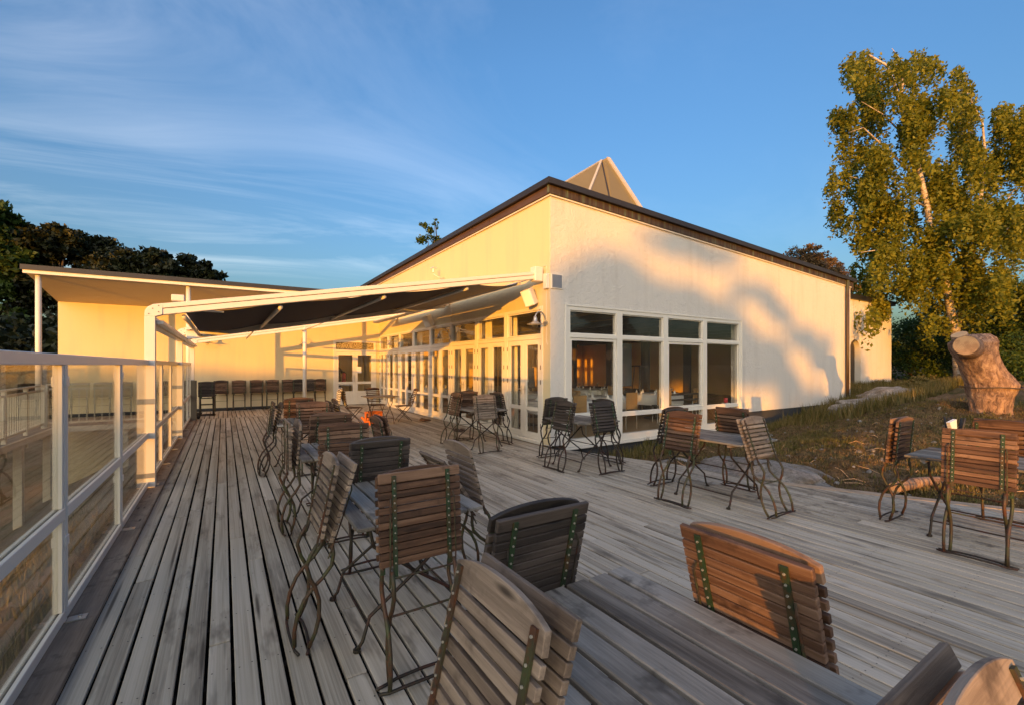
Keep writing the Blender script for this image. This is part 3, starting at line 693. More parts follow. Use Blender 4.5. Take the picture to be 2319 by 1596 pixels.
# ---------------------------------------------------------------- low wing at the end of the deck
LWY = 18.94; LX0 = -4.24
L_ = thing('low_wing', 'low white wing with deep sloping canopy at the far end of the deck', 'building', (LX0, LWY, 0))
def lp(mb, name, mat, bevel=0, parent=L_, smooth_=False):
    me = mb.mesh(name, smooth_, bevel); me.materials.append(mat); o = link(name, me, parent)
    if parent is L_: o.matrix_parent_inverse = Matrix.Translation((-LX0, -LWY, 0))
    return o
DX0, DX1, DH = 3.66, 5.34, 2.58
lp(MB().box(LX0, DX0, LWY, LWY+.25, -.02, 3.51).box(DX1, CX-.003, LWY, LWY+.25, -.02, 3.51).box(DX0, DX1, LWY, LWY+.25, DH, 3.51).box(LX0, LX0+.25, LWY+.25, 26, -2.4, 3.3).box(LX0, CX-.003, LWY+.02, LWY+.25, -2.4, -.13), 'wall', M['plaster_sun'])
lp(MB().box(LX0, DX0-.06, LWY-.04, LWY-.002, 0.0, .10), 'skirting', M['plinth'])
sl = [(LX0-.02, 16.35, 3.95), (CX+.6, 16.35, 3.95), (CX+.6, LWY, 3.515), (LX0-.02, LWY, 3.515)]
sl[1] = (CX-.17, 16.35, 3.95); sl[2] = (CX-.17, LWY, 3.515)
for k in range(6):                                # soffit boards
    t0, t1 = k/6, (k+1)/6
    y0 = 16.35+(LWY-16.35)*t0+.004; y1 = 16.35+(LWY-16.35)*t1-.004; z0 = 3.95-.435*t0; z1 = 3.95-.435*t1
    lp(MB().prism([Vector((LX0-.02, y0, z0)), Vector((CX-.17, y0, z0)), Vector((CX-.17, y1, z1)), Vector((LX0-.02, y1, z1))], (0, 0, .03)), 'soffit_board', M['soffit'])
lp(MB().prism([Vector((LX0-.06, 16.33, 3.985)), Vector((CX-.17, 16.33, 3.985)), Vector((CX-.17, 26, 2.9)), Vector((LX0-.06, 26, 2.9))], (0, 0, .12)), 'roof', M['roof_dark'])
lp(MB().box(LX0-.10, CX-.17, 16.27, 16.328, 4.01, 4.14), 'fascia', M['roof_dark'])
lp(MB().box(LX0-.06, CX-.17, 16.30, 16.348, 3.925, 4.008), 'gutter_board', M['white_frame'])
for px_ in (-4.06, -.89, 2.28):
    lp(MB().tube([(px_, 16.5, .0), (px_, 16.5, 3.93)], .062, 16), 'column', M['white_alu'], smooth_=True)
lp(MB().tube([(1.0, 19.4, 3.7), (1.0, 19.4, 4.35)], .03, 8).tube([(2.36, 17.5, 3.9), (2.36, 17.5, 4.2)], .008, 6), 'vent_pipe', M['steel'])
# double door
dd = lp(MB().box(DX0, DX0+.09, LWY-.03, LWY+.10, 0, DH).box(DX1-.09, DX1, LWY-.03, LWY+.10, 0, DH).box(DX0+.09, DX1-.09, LWY-.03, LWY+.10, DH-.08, DH).box(DX0+.09, DX1-.09, LWY-.028, LWY+.10, 2.12, 2.22), 'door_frame', M['white_frame'], .003)
dd.matrix_parent_inverse = Matrix.Translation((-LX0, -LWY, 0))
def lpane(x0, x1, z0, z1, par, mat): 
    return lp(MB().box(x0, x1, LWY+.014, LWY+.022, z0, z1), 'pane', mat, parent=par)
lpane(DX0+.09, DX1-.09, 2.22, DH-.08, dd, M['pebble'])
mx_ = (DX0+DX1)/2
for lo, hi in ((DX0+.095, mx_-.002), (mx_+.002, DX1-.095)):
    lf = lp(MB().box(lo, lo+.10, LWY-.012, LWY+.03, .01, 2.115).box(hi-.10, hi, LWY-.012, LWY+.03, .01, 2.115).box(lo+.10, hi-.10, LWY-.012, LWY+.03, 2.0, 2.115)
            .box(lo+.10, hi-.10, LWY-.012, LWY+.03, .83, .93).box(lo+.10, hi-.10, LWY-.012, LWY+.03, .45, .55).box(lo+.10, hi-.10, LWY-.012, LWY+.03, .01, .12), 'door_leaf', M['white_frame'], .003)
    lf.matrix_parent_inverse = Matrix.Translation((-LX0, -LWY, 0))
    lpane(lo+.10, hi-.10, .93, 2.0, lf, M['glass']); lpane(lo+.10, hi-.10, .55, .83, lf, M['glass'])
    lp(MB().box(lo+.10, hi-.10, LWY+.002, LWY+.02, .12, .45), 'door_panel', M['white_frame'], parent=lf)
    if hi < mx_+.1: lp(MB().tube([(hi-.05, LWY-.012, 1.2), (hi-.05, LWY-.05, 1.2), (hi-.05, LWY-.05, .92), (hi-.05, LWY-.012, .92)], .012, 6), 'handle', M['steel'], parent=lf)
lp(MB().box(DX0+.0, CX+.5, 21.4, 21.5, 0, 2.9).box(DX0-1.2, DX0-1.1, LWY+.25, 21.5, 0, 2.9), 'inner_wall', M['wall_in'])
lp(MB().box(DX0-1.2, CX-.005, LWY+.25, 21.5, -.1, -.002), 'inner_floor', M['floor_in'])
lp(MB().box(DX0-1.2, CX-.005, LWY+.25, 21.5, 2.7, 2.8), 'inner_ceiling', M['ceil_in'])
tag(MB().box(4.56, 4.74, LWY-.024, LWY-.014, 1.28, 1.53).build('notice', M['paper']), 'white paper notice taped to the middle of the far double door', 'notice')
# red extinguisher and person just inside the far door
e = thing('fire_extinguisher', 'red fire extinguisher standing behind the left leaf of the far double door', 'extinguisher', (4.22, 19.7, .8))
MB().lathe([(0, 0), (.085, 0), (.085, .40), (.05, .47), (.02, .49), (0, .49)], 12).build('cylinder', M['red'], e, True)
MB().box(-.02, .02, -.09, .03, .49, .53).tube([(.03, 0, .5), (.10, 0, .42), (.10, 0, .15)], .012, 6).build('valve', M['black'], e)
t_ = thing('side_table', 'small pale table holding a red extinguisher behind the far double door', 'table', (4.22, 19.7, 0))
MB().box(-.35, .35, -.25, .25, .76, .798).build('tabletop', M['linen'], t_)
for sx in (-1, 1):
    for sy in (-1, 1): MB().box(sx*.3-.02, sx*.3+.02, sy*.2-.02, sy*.2+.02, 0, .76).build('leg', M['wall_dark'], t_)
# person: one skinned figure
def person():
    V = [((0,0,.95),.13), ((0,0,1.15),.13), ((0,.0,1.38),.15), ((0,0,1.52),.06), ((0,-.01,1.62),.095), ((0,-.01,1.72),.09),
         ((.19,0,1.40),.065), ((.27,-.04,1.14),.045), ((.24,-.22,.98),.035), ((-.19,0,1.40),.065), ((-.25,-.05,1.14),.045), ((-.18,-.22,1.0),.035),
         ((.10,0,.86),.095), ((.12,-.01,.48),.065), ((.12,.03,.08),.045), ((.12,-.12,.03),.035), ((-.10,0,.86),.095), ((-.12,-.01,.48),.065), ((-.12,.03,.08),.045), ((-.12,-.12,.03),.035)]
    E = [(0,1),(1,2),(2,3),(3,4),(4,5),(2,6),(6,7),(7,8),(2,9),(9,10),(10,11),(0,12),(12,13),(13,14),(14,15),(0,16),(16,17),(17,18),(18,19)]
    me = bpy.data.meshes.new('body'); me.from_pydata([v for v, r in V], E, [])
    r_ = thing('person', 'person in dark clothes standing behind the left leaf of the far double door', 'person', (3.95, 19.75, 0), (0, 0, R(15)))
    o = link('body', me, r_); md = o.modifiers.new('s', 'SKIN'); o.data.skin_vertices[0].data[0].use_root = True
    for i, (v, rr) in enumerate(V): o.data.skin_vertices[0].data[i].radius = (rr, rr*.8)
    ss = o.modifiers.new('u', 'SUBSURF'); ss.levels = 2; ss.render_levels = 2; md.use_smooth_shade = True
    me.materials.append(M['black'])
    MB().lathe([(0,.11),(.06,.10),(.098,.05),(.105,0),(.09,-.05),(.06,-.09)], 14, c=(0,.015,1.68)).build('hair', M['leather'], r_, True)
person()

# ---------------------------------------------------------------- dark post and picket railings beyond the glass railing
wp = MB().box(-.80, -.66, 15.75, 15.90, -.3, 1.16).build('wood_post', M['post_wood'], bevel=.006)
tag(wp, 'dark square timber post at the far end of the glass railing', 'post')
M['sun_cream'] = plain('sun_tinted_white_picket', (.66,.60,.48), .6)  # white pickets coloured cream, as the low sun tints them
def picket(name, a, b, z0, z1, label, step=.15):
    a = Vector(a); b = Vector(b); r_ = thing(name, label, 'railing', tuple(a)); L = (b-a).length; n = int(L/step); d = (b-a)
    MB().beam((0,0,z1), tuple(d+Vector((0,0,z1))), .08, .035).build('handrail', M['sun_cream'], r_)
    MB().beam((0,0,z1-.12), tuple(d+Vector((0,0,z1-.12))), .03, .05).build('rail', M['sun_cream'], r_)
    MB().beam((0,0,z0+.1), tuple(d+Vector((0,0,z0+.1))), .03, .05).build('rail', M['sun_cream'], r_)
    pm = MB().box(-.012, .012, -.012, .012, z0+.12, z1-.14).mesh('picket'); pm.materials.append(M['sun_cream'])
    qm = MB().box(-.035, .035, -.035, .035, z0-.3, z1-.02).mesh('post'); qm.materials.append(M['sun_cream'])
    for k in range(1, n): link('picket', pm, r_, tuple(d*(k/n)))
    m = max(1, round(L/1.5))
    for k in range(m+1): link('post', qm, r_, tuple(d*(k/m)))
picket('picket_railing', (-.95, 16.28, 0), (-3.85, 16.28, 0), 0, 1.10, 'sun-tinted cream picket railing running along the side terrace beneath the canopy edge')
picket('picket_railing', (-3.9, 16.2, 0), (-3.75, 12.0, 0), 0, 1.08, 'sun-tinted cream picket railing of the walkway seen through the nearest glass panes')
tb = MB().box(-4.6, -.80, 16.2, 18.9, -.12, -.02).box(-5.6, -3.7, 11.8, 16.198, -.12, -.02)
tag(tb.build('side_terrace', M['sill_wood']), 'raised timber side terrace beyond the glass railing', kind='structure')
tp = MB()
for x_, y_ in ((-3.75, 12.0), (-3.75, 14.0), (-3.8, 16.1), (-2.3, 16.3), (-1.0, 16.3), (-5.4, 12.0)): tp.box(x_-.07, x_+.07, y_-.07, y_+.07, -2.9, -.121)
tt = thing('terrace_support', 'pale timber support posts and edge beam carrying the side terrace', 'support', (-3.8, 14, -2))
for x_, y_ in ((-3.75, 12.0), (-3.75, 14.0), (-3.8, 16.1), (-2.3, 16.3), (-1.0, 16.3), (-5.4, 12.0)):
    MB().box(x_+3.8-.07, x_+3.8+.07, y_-14-.07, y_-14+.07, -.9, 1.878).build('post', M['sun_cream'], tt)
MB().box(.1, .14, -2.2, 2.2, 1.86, 2.0).box(.14, 2.95, 2.16, 2.19, 1.86, 2.0).build('edge_beam', M['sun_cream'], tt)

# ---------------------------------------------------------------- folding chair (folded and opened)
def arch_board(w, h, arch_h, t, z0, n=10):
    m_ = MB(); poly = [(-w/2, -t/2, z0), (w/2, -t/2, z0)]
    for k in range(n+1):
        q = 1-2*k/n; poly.append((q*w/2*(1 if abs(q) < .99 else .985), -t/2, z0+h+arch_h*(1-abs(q)**2.4)))
    return m_.prism([Vector(p) for p in poly], (0, t, 0))
SW = .44
def bolts(xs_, zs_, y_, sgn):
    m_ = MB()
    for x_ in xs_:
        for z_ in zs_: m_.tube([(x_, y_, z_), (x_, y_+sgn*.004, z_)], .0038, 6)
    return m_
def make_chair(label, slat, metal, strap, splay=0.0, name='folding_chair'):
    t = thing(name, label, 'chair')
    HZ = .60
    bm = MB().box(-SW/2, SW/2, -.009, .009, 0, .030).mesh('slat', bevel=.002); bm.materials.append(slat)
    sm = MB().box(-SW/2, SW/2, -.011, .011, 0, .031).mesh('slat', bevel=.002); sm.materials.append(slat)
    am = arch_board(SW, .055, .035, .02, 0).mesh('top_slat', bevel=.002); am.materials.append(slat)
    tm = MB().box(-SW/2, SW/2, -.010, .010, 0, .05).mesh('slat', bevel=.003); tm.materials.append(slat)
    # backrest (-y side)
    z = HZ+.02
    for k in range(8): link('slat', bm, t, (0, -.026+rnd.uniform(-.001,.001), z+k*.0445), (rnd.uniform(-.02,.02), 0, 0))
    link('top_slat', am, t, (0, -.026, z+8*.0445))
    for s in (-1, 1): MB().box(s*.185-.011, s*.185+.011, -.044, -.0365, HZ-.06, z+8*.0445+.05).build('back_strap', strap, t)
    bolts((-.185, .185), [z+.015+k*.0445 for k in range(8)]+[z+8*.0445+.03], -.044, -1).build('rivets', M['rivet'], t)['kind'] = 'stuff'
    # seat (+y side), hinged at its lower end, swings open by splay
    Ms = Matrix.Translation((0, .026, HZ)) @ Matrix.Rotation(-splay, 4, 'X')
    e = Ms.to_euler(); 
    for k in range(11):
        p = Ms @ Vector((0, 0, .0+k*.0365)); link('slat', sm, t, tuple(p), tuple(e))
    p = Ms @ Vector((0, 0, 11*.0365+.002)); link('slat', tm, t, tuple(p), tuple(e))
    for s in (-1, 1): MB().box(s*.145-.011, s*.145+.011, .0115, .019, -.05, .44, Ms).build('seat_strap', strap, t)
    b_ = MB(); 
    for s in (-1, 1):
        for k in range(12): b_.tube([Ms @ Vector((s*.145, .019, .015+k*.0365)), Ms @ Vector((s*.145, .023, .015+k*.0365))], .0042, 6)
    b_.build('rivets', M['rivet'], t)['kind'] = 'stuff'
    # thin stay rods beside the seat straps
    for s in (-1, 1): MB().tube([Ms @ Vector((s*.165, .02, .33)), Ms @ Vector((s*.172, .034, .30)), Ms @ Vector((s*.175, .03, .02)), (s*.175, .04, HZ-.1)], .0045, 6).build('stay_rod', metal, t)
    # legs: two S-curved bars each side, crossing at the pivot
    for s in (-1, 1):
        xo = s*.185
        a = [(xo, -.040, HZ-.02), (xo, -.062, HZ-.08), (xo, -.070, HZ-.14), (xo, -.035, HZ-.21), (xo, .0, .345), (xo, .038, .27), (xo, .056, .18), (xo, .054, .10), (xo, .036, .02)]
        MB().tube(a, .0115, 8).build('leg', metal, t, True)
        xi = s*.165
        b = [(xi, .045, HZ-.02), (xi, .066, HZ-.08), (xi, .070, HZ-.14), (xi, .035, HZ-.21), (xi, .0, .345), (xi, -.038, .27), (xi, -.056, .18), (xi, -.054, .10), (xi, -.036, .02)]
        MB().tube(b, .0115, 8).build('leg', metal, t, True)
    for y_ in (-.036, .036):
        pts = [(-.235, y_*.6, .012), (-.185, y_, .010), (-.12, y_*1.25, .018), (0, y_*1.35, .020), (.12, y_*1.25, .018), (.185, y_, .010), (.235, y_*.6, .012)]
        MB().tube(pts, .0085, 6).build('skid', M['iron_dark'], t, True)
    MB().tube([(-.185, 0, .345), (.185, 0, .345)], .006, 6).build('cross_rod', metal, t)
    MB().tube([(-.16, .05, .545), (.16, .05, .545)], .005, 6).build('cross_rod', metal, t)
    return t
G_T = 'folded slatted chairs leaned against the deck tables'
P_brown = P_grey = P_dark = P_splay = P_splayg = None
protos = {}
def get(kind):
    """a kind is (slat material, splay); the first use builds the chair, later ones copy it"""
    return protos.get(kind)
def chair(x, y, phi, inner, tilt, label, kind='brown', splay=0.0, roll=0.0, group=G_T, twist=0.0, sink=0):
    """phi: compass direction (deg, from +X) of the table it leans to; inner: which face looks at the table"""
    key = (kind, round(splay, 2))
    if inner == 'seat': rz = R(phi-90); tx = -R(tilt)
    else: rz = R(phi+90); tx = R(tilt)
    rot = (tx, R(roll), rz+R(twist))
    loc = (x, y, .052*math.sin(abs(tx))+.004)
    if key not in protos:
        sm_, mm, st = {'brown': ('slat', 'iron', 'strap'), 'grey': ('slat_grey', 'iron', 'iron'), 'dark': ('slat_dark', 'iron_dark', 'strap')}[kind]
        t = make_chair(label, M[sm_], M[mm], M[st], splay); t.location = loc; t.rotation_euler = rot; t['group'] = group; protos[key] = t
        return t
    return dup(protos[key], loc, rot, label, group)

# ---------------------------------------------------------------- folding table
TP = None
def table(x, y, label, L=1.0, rot=0, mat='table_wood'):
    global TP
    if TP is None:
        t = thing('folding_table', label, 'table', (x, y, 0), (0, 0, rot), 'slatted folding tables on the deck'); TP = t
        me = MB().box(-.0465, .0465, -.5, .5, -.022, 0).mesh('slat', bevel=.004); me.materials.append(M[mat])
        for k in range(7): link('slat', me, t, ((k-3)*.1095, rnd.uniform(-.004,.004), .74), (0, rnd.uniform(-.006,.006), 0))
        for s in (-1, 1):
            MB().box(-.36, .36, s*.36-.02, s*.36+.02, .690, .717).build('batten', M['sill_wood'], t)
            for q in (-1, 1):
                yy = s*.33+q*.012
                MB().tube([(q*.34, yy, .015), (q*.31, yy, .05), (q*.27, yy, .18), (0, yy, .37), (-q*.24, yy, .56), (-q*.27, yy, .69)], .0105, 7).build('leg', M['iron_dark'], t, True)
                MB().tube([(q*.34, yy, .004), (q*.34, yy, .02)], .022, 8).build('foot', M['iron_dark'], t)
        MB().tube([(0, -.33, .37), (0, .33, .37)], .007, 6).build('stretcher', M['iron_dark'], t)
        for q in (-1, 1): MB().tube([(q*.285, -.33, .14), (q*.285, .33, .14)], .007, 6).build('stretcher', M['iron_dark'], t)
        t.scale = (1, L, 1); return t
    return dup(TP, (x, y, 0), (0, 0, rot), label, None, (1, L, 1))
table(1.07, .87, 'nearest grey slatted table, cut off by the bottom of the photo', 1.02)
table(.965, 2.93, 'slatted table with four leaned chairs, second from the camera in the left row', 1.0)
table(.97, 4.95, 'slatted table in the left row, hidden between two back to back chairs', .95)
table(1.02, 7.70, 'farthest slatted table of the left row, before the round white column', .95)
table(4.82, 5.50, 'slatted table by the building corner, before the front windows', .95)
table(5.06, 3.30, 'slatted table in front of the third window, beside the flat rock', 1.05)
table(5.90, 1.15, 'slatted table at the right edge holding the cutlery pot', 1.0)
table(4.28, 7.95, 'slatted table before the folding glass doors with four folded chairs', 1.0)
# nearest table
chair(1.06, 1.70, -90, 'seat', 14, 'dark brown folded chair at the far end of the nearest table, underside facing the camera', 'dark')
chair(.37, 1.0, 0, 'seat', 14, 'greyed folded chair with rusty green straps at the left of the nearest table', 'grey', .07)
chair(1.72, .84, 180, 'seat', 16, 'orange sunlit folded chair leaning on the right side of the nearest table', 'brown', 0, 0)
chair(1.16, -.12, 90, 'seat', 22, 'grey folded chair in the bottom right corner of the photo', 'grey', .10)
# second table
chair(.86, 2.19, 90, 'arch', 4, 'folded chair facing the camera before the second table, green riveted straps', 'brown')
chair(.36, 2.92, 0, 'seat', 12, 'folded chair leaning on the left side of the second table', 'grey', .10)
chair(.99, 3.60, -90, 'seat', 12, 'dark folded chair at the far end of the second table', 'dark')
chair(1.66, 2.98, 180, 'seat', 15, 'half open grey chair on the right side of the second table', 'grey', .34)
# third table
chair(.93, 4.27, 90, 'arch', 4, 'folded chair at the near end of the third left table', 'brown')
chair(.50, 4.90, 0, 'arch', 5, 'folded chair on the left side of the third left table', 'grey', .10)
chair(1.02, 5.56, -90, 'seat', 9, 'folded chair with pale arched top at the far end of the third left table', 'brown')
chair(1.62, 4.9, 180, 'arch', 12, 'folded chair on the right side of the third left table, near the orange crate', 'brown')
# fourth table
chair(1.10, 7.05, 90, 'seat', 7, 'folded chair with arched board outward at the near end of the farthest left table', 'brown')
chair(.46, 7.55, 0, 'arch', 13, 'dark folded chair leaning on the left side of the farthest left table', 'dark', .12)
chair(1.04, 8.32, -90, 'seat', 9, 'folded chair at the far end of the farthest left table', 'brown')
chair(1.72, 7.75, 180, 'seat', 13, 'folded chair on the right side of the farthest left table', 'brown', .10)
# door table
chair(4.07, 7.12, 90, 'seat', 13, 'grey folded chair at the near end of the table before the folding doors', 'grey')
chair(4.86, 7.85, 180, 'seat', 13, 'dark folded chair between the table and the folding glass doors', 'dark')
chair(3.70, 8.25, 0, 'seat', 14, 'folded chair on the left side of the table before the folding doors', 'brown')
chair(4.30, 8.66, -90, 'seat', 11, 'folded chair at the far end of the table before the folding doors', 'brown')
# corner table
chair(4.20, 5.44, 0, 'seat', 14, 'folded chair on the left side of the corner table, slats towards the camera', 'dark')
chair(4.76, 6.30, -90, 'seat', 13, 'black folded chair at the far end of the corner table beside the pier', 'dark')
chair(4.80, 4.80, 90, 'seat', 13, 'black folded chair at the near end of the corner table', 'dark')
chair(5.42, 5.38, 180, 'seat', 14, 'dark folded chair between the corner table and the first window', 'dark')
# rock table
chair(4.32, 3.38, 0, 'seat', 12, 'brown folded chair on the left side of the table by the flat rock', 'brown')
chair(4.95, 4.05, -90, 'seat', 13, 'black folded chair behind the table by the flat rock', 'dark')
chair(5.62, 3.36, 180, 'arch', 10, 'brown folded chair on the far right side of the table by the flat rock', 'brown')
chair(4.94, 2.48, 90, 'seat', 19, 'green legged folded chair tilted against the near end of the table by the flat rock', 'grey')
# right edge table
chair(5.18, 1.08, 0, 'arch', 5, 'sunlit folded chair facing the camera at the right edge table', 'brown')
chair(5.90, 1.86, -90, 'arch', 5, 'folded chair with rusty legs at the left end of the right edge table', 'brown')
chair(6.62, 1.15, 180, 'arch', 8, 'folded chair behind the right edge table, before the tree stump', 'brown')
# row along the far wall
wallx = [(-.08, 'first from the left', 'brown'), (.454, 'second from the left', 'brown'), (.993, 'third from the left', 'brown'), (1.487, 'fourth from the left', 'brown'),
         (2.016, 'fifth from the left, beside the round column', 'brown'), (2.384, 'sixth from the left, behind the round column', 'dark'), (2.763, 'second from the double door', 'dark'), (3.12, 'nearest to the double door', 'brown')]
for k, (xx, w_, kd) in enumerate(wallx):
    chair(xx, 18.62-.05*(k % 2), 90, 'seat', 6, 'folded chair standing against the far wall, ' + w_, kd, group='folded chairs lined up along the far wall', twist=rnd.uniform(-5, 5))
for k in range(4):
    chair(-.46+.0*k, 17.1+.16*k, 90, 'arch', 3, 'folded chair in the stack behind the dark timber post, ' + ('front one', 'second one', 'third one', 'rear one')[k], 'dark', group='folded chairs stacked behind the timber post')
# opened set near the doors
def open_chair(label, loc, rz, cpy=None):
    if cpy: return dup(cpy, loc, (0, 0, rz), label, 'opened slatted chairs at the far table')
    t = thing('opened_chair', label, 'chair', loc, (0, 0, rz), 'opened slatted chairs at the far table')
    me = MB().box(-.21, .21, -.012, .012, -.008, .008).mesh('slat'); me.materials.append(M['slat'])
    bk = MB().box(-.21, .21, -.008, .008, -.014, .014).mesh('slat'); bk.materials.append(M['slat'])
    for k in range(10): link('slat', me, t, (0, -.19+k*.04, .45-.002*abs(5-k)))
    for k in range(7): link('slat', bk, t, (0, .20+.02*k, .53+k*.047), (R(-18), 0, 0))
    am = arch_board(.42, .05, .03, .016, 0).mesh('top_slat'); am.materials.append(M['slat']); link('top_slat', am, t, (0, .345, .85), (R(-18), 0, 0))
    for s in (-1, 1):
        MB().tube([(s*.17, .36, .90), (s*.17, .19, .46), (s*.17, .10, .36), (s*.17, -.02, .22), (s*.17, -.16, .08), (s*.17, -.20, .01)], .009, 6).build('leg', M['iron_dark'], t, True)
        MB().tube([(s*.155, -.20, .44), (s*.155, -.12, .36), (s*.155, 0, .22), (s*.155, .14, .08), (s*.155, .20, .01)], .009, 6).build('leg', M['iron_dark'], t, True)
    MB().tube([(-.17, 0, .22), (.17, 0, .22)], .006, 6).build('cross_rod', M['iron_dark'], t)
    return t
def gp(px, py, z=0):
    d = 1024*(CAMH-z)/(py-826); u = (px-1159.5)/1024*d; return (FX*d+FY*u, FY*d-FX*u, z)
p1 = gp(914, 953)
oc = open_chair('opened chair on the right of the far table, back towards the glass doors', (p1[0], p1[1], 0), R(-95))
p2 = gp(878, 938); p3 = gp(862, 947)
open_chair('opened chair on the left of the far table, draped with a zebra print cloth', (p1[0]-1.35, p1[1]+.15, 0), R(88), oc)
open_chair('opened chair behind the far table, its back towards the door wall', (p1[0]-.55, p1[1]+.75, 0), R(5), oc)
dup(TP, (p1[0]-.66, p1[1]+.05, 0), (0, 0, R(90)), 'far table set with opened chairs near the double door', None, (1, .85, 1))
z_ = thing('zebra_cloth', 'zebra print cloth hanging over the back of the far opened chair', 'cloth', (p1[0]-1.70, p1[1]+.16, 0))
m_ = MB(); n_ = 14
for i in range(n_+1):
    t = i/n_; pr = [(-.10, .30), (-.06, .60), (-.03, .86), (.03, .97), (.08, .88), (.10, .66), (.12, .5)]
    for j, (yy, zz_) in enumerate(pr): m_.v.append((yy+.02*math.sin(t*14+j), -.20+.40*t+.02*math.sin(j), zz_+.03*math.sin(t*9)))
for i in range(n_):
    for j in range(6): a = i*7+j; m_.f.append((a, a+7, a+8, a+1))
n0 = len(m_.v); m_.v += [(a+.012, b, c-.005) for a, b, c in m_.v]; m_.f += [tuple(n0+q for q in reversed(g)) for g in list(m_.f)]
m_.build('cloth', M['zebra'], z_, True)
# orange crate with a cream handle piece
p = gp(846, 950)
cr = thing('crate', 'orange plastic crate on the deck beside the far table', 'crate', (p[0], p[1], 0), (0, 0, R(20)))
MB().box(-.2, .2, -.14, .14, .004, .02).build('base', M['orange'], cr)
for s in (-1, 1):
    w_ = MB().box(-.2, .2, s*.14-.008, s*.14+.008, .02, .08).box(-.2, .2, s*.14-.008, s*.14+.008, .19, .25)
    for k in range(7): w_.box(-.2+k*.062, -.17+k*.062, s*.14-.007, s*.14+.007, .08, .19)
    w_.build('side', M['orange'], cr)
    w_ = MB().box(s*.2-.008, s*.2+.008, -.13, .13, .02, .08).box(s*.2-.008, s*.2+.008, -.13, .13, .20, .25).box(s*.2-.007, s*.2+.007, -.13, -.06, .08, .20).box(s*.2-.007, s*.2+.007, .06, .13, .08, .20)
    w_.build('side', M['orange'], cr)
p = gp(826, 962)
lv = MB().tube([(p[0]-.08, p[1]+.03, .22), (p[0]-.01, p[1], .14), (p[0]+.08, p[1]-.02, .05)], [.03, .035, .02], 8).box(p[0], p[0]+.2, p[1]-.1, p[1]+.08, .004, .12)
tag(lv.build('dustpan', M['orange'], smooth=False), 'orange dustpan with a raised handle leaning by the crate', 'dustpan')
def shoes(px, py, label, rz):
    p = gp(px, py); t = thing('shoes', label, 'shoes', (p[0], p[1], 0), (0, 0, rz), 'pairs of dark shoes left on the deck')
    for s in (-1, 1):
        m_ = MB(); prof = [(-.13, .035, .07), (-.08, .042, .085), (0, .038, .07), (.07, .046, .05), (.12, .042, .04), (.145, .015, .025)]
        for x_, w_, h_ in prof:
            m_.v += [(x_, s*.07-w_, .005), (x_, s*.07-w_*.9, h_*.6), (x_, s*.07, h_), (x_, s*.07+w_*.9, h_*.6), (x_, s*.07+w_, .005)]
        for i in range(5):
            for j in range(4): a = i*5+j; m_.f.append((a, a+5, a+6, a+1))
            m_.f.append((i*5+4, i*5+9, i*5+5, i*5))
        m_.f += [(0, 1, 2, 3, 4), (29, 28, 27, 26, 25)]
        m_.build('shoe', M['leather'], t, True)
shoes(963, 952, 'pair of dark shoes on the deck before the folding glass doors', R(10))
shoes(1041, 975, 'pair of dark shoes beneath the table before the folding doors', R(40))
# cutlery pot on the right table
ct = thing('cutlery_pot', 'pot with black handled cutlery and a white napkin on the right edge table', 'pot', (6.12, 1.42, .742))
MB().lathe([(.0, 0), (.06, 0), (.07, .16), (.062, .16), (.055, .01), (0, .01)], 14).build('pot', M['plinth'], ct, True)
for k, (dx, dy) in enumerate(((-.06,.02), (.0,-.03), (.05,.03), (.02,.06), (-.02,-.05))):
    MB().tube([(dx*.4, dy*.4, .03), (dx*1.1, dy*1.1, .22), (dx*1.5, dy*1.5, .34)], [.006, .012, .010], 6).build('handle', M['black'], ct, True)
MB().prism([Vector((-.05,.0,.16)), Vector((-.02,-.02,.15)), Vector((-.09,-.03,.33)), Vector((-.17,0,.30))], (.01, .03, 0)).build('napkin', M['paper'], ct)
# red lanterns on the inner window sill
for xx, lb in ((6.12, 'red glass candle holder inside the bottom left of the first window'), (11.75, 'red glass candle holder inside the bottom right of the fourth window')):
    t = thing('candle_holder', lb, 'candle holder', (xx, CY+.22, .56), group='red candle holders behind the windows')
    MB().lathe([(0,0), (.05,0), (.055,.13), (.05,.13), (.045,.01), (0,.01)], 12).build('glass_cup', M['red'], t, True)
    MB().box(-.1, .1, -.06, .06, -.03, -.004).build('ledge', M['white_frame'], t)

# ---------------------------------------------------------------- lamps, speakers, sensor
def lamp(loc, rz, label, cpy=None):
    """wall lamp: local +x points away from the wall"""
    if cpy: return dup(cpy, loc, (0, 0, rz), label)
    t = thing('wall_lamp', label, 'lamp', loc, (0, 0, rz), 'galvanised gooseneck wall lamps')
    MB().tube([(0,0,-.03),(.03,0,-.03)], .05, 12).build('wall_plate', M['steel'], t)
    pts = [(.03, 0, -.03)]+[(.03+.16*(1-math.cos(q)), 0, .02+.17*math.sin(q)) for q in [math.pi*k/10 for k in range(0, 10)]]+[(.34, 0, .03)]
    MB().tube(pts, .014, 8).build('arm', M['steel'], t, True)
    MB().lathe([(0,.10),(.03,.10),(.04,.06),(.045,.01),(.08,-.02),(.165,-.045),(.165,-.052),(.08,-.03),(.04,-.01),(0,-.01)], 20, c=(.34,0,-.02)).build('shade', M['steel'], t, True)
    MB().lathe([(0,-.02),(.045,-.02),(.05,-.07),(.04,-.115),(.015,-.135),(0,-.138)], 14, c=(.34,0,-.02)).build('glass_globe', M['rail_glass'], t, True)
    return t
l0 = lamp((CX-.02, 7.30, 2.46), R(195), 'gooseneck wall lamp on the corner pier, nearest to the camera')
lamp((CX-.02, 11.85, 2.40), R(180), 'gooseneck wall lamp halfway along the folding glass doors', l0)
lamp((CX-.02, 16.35, 2.40), R(180), 'gooseneck wall lamp at the far end of the folding glass doors', l0)
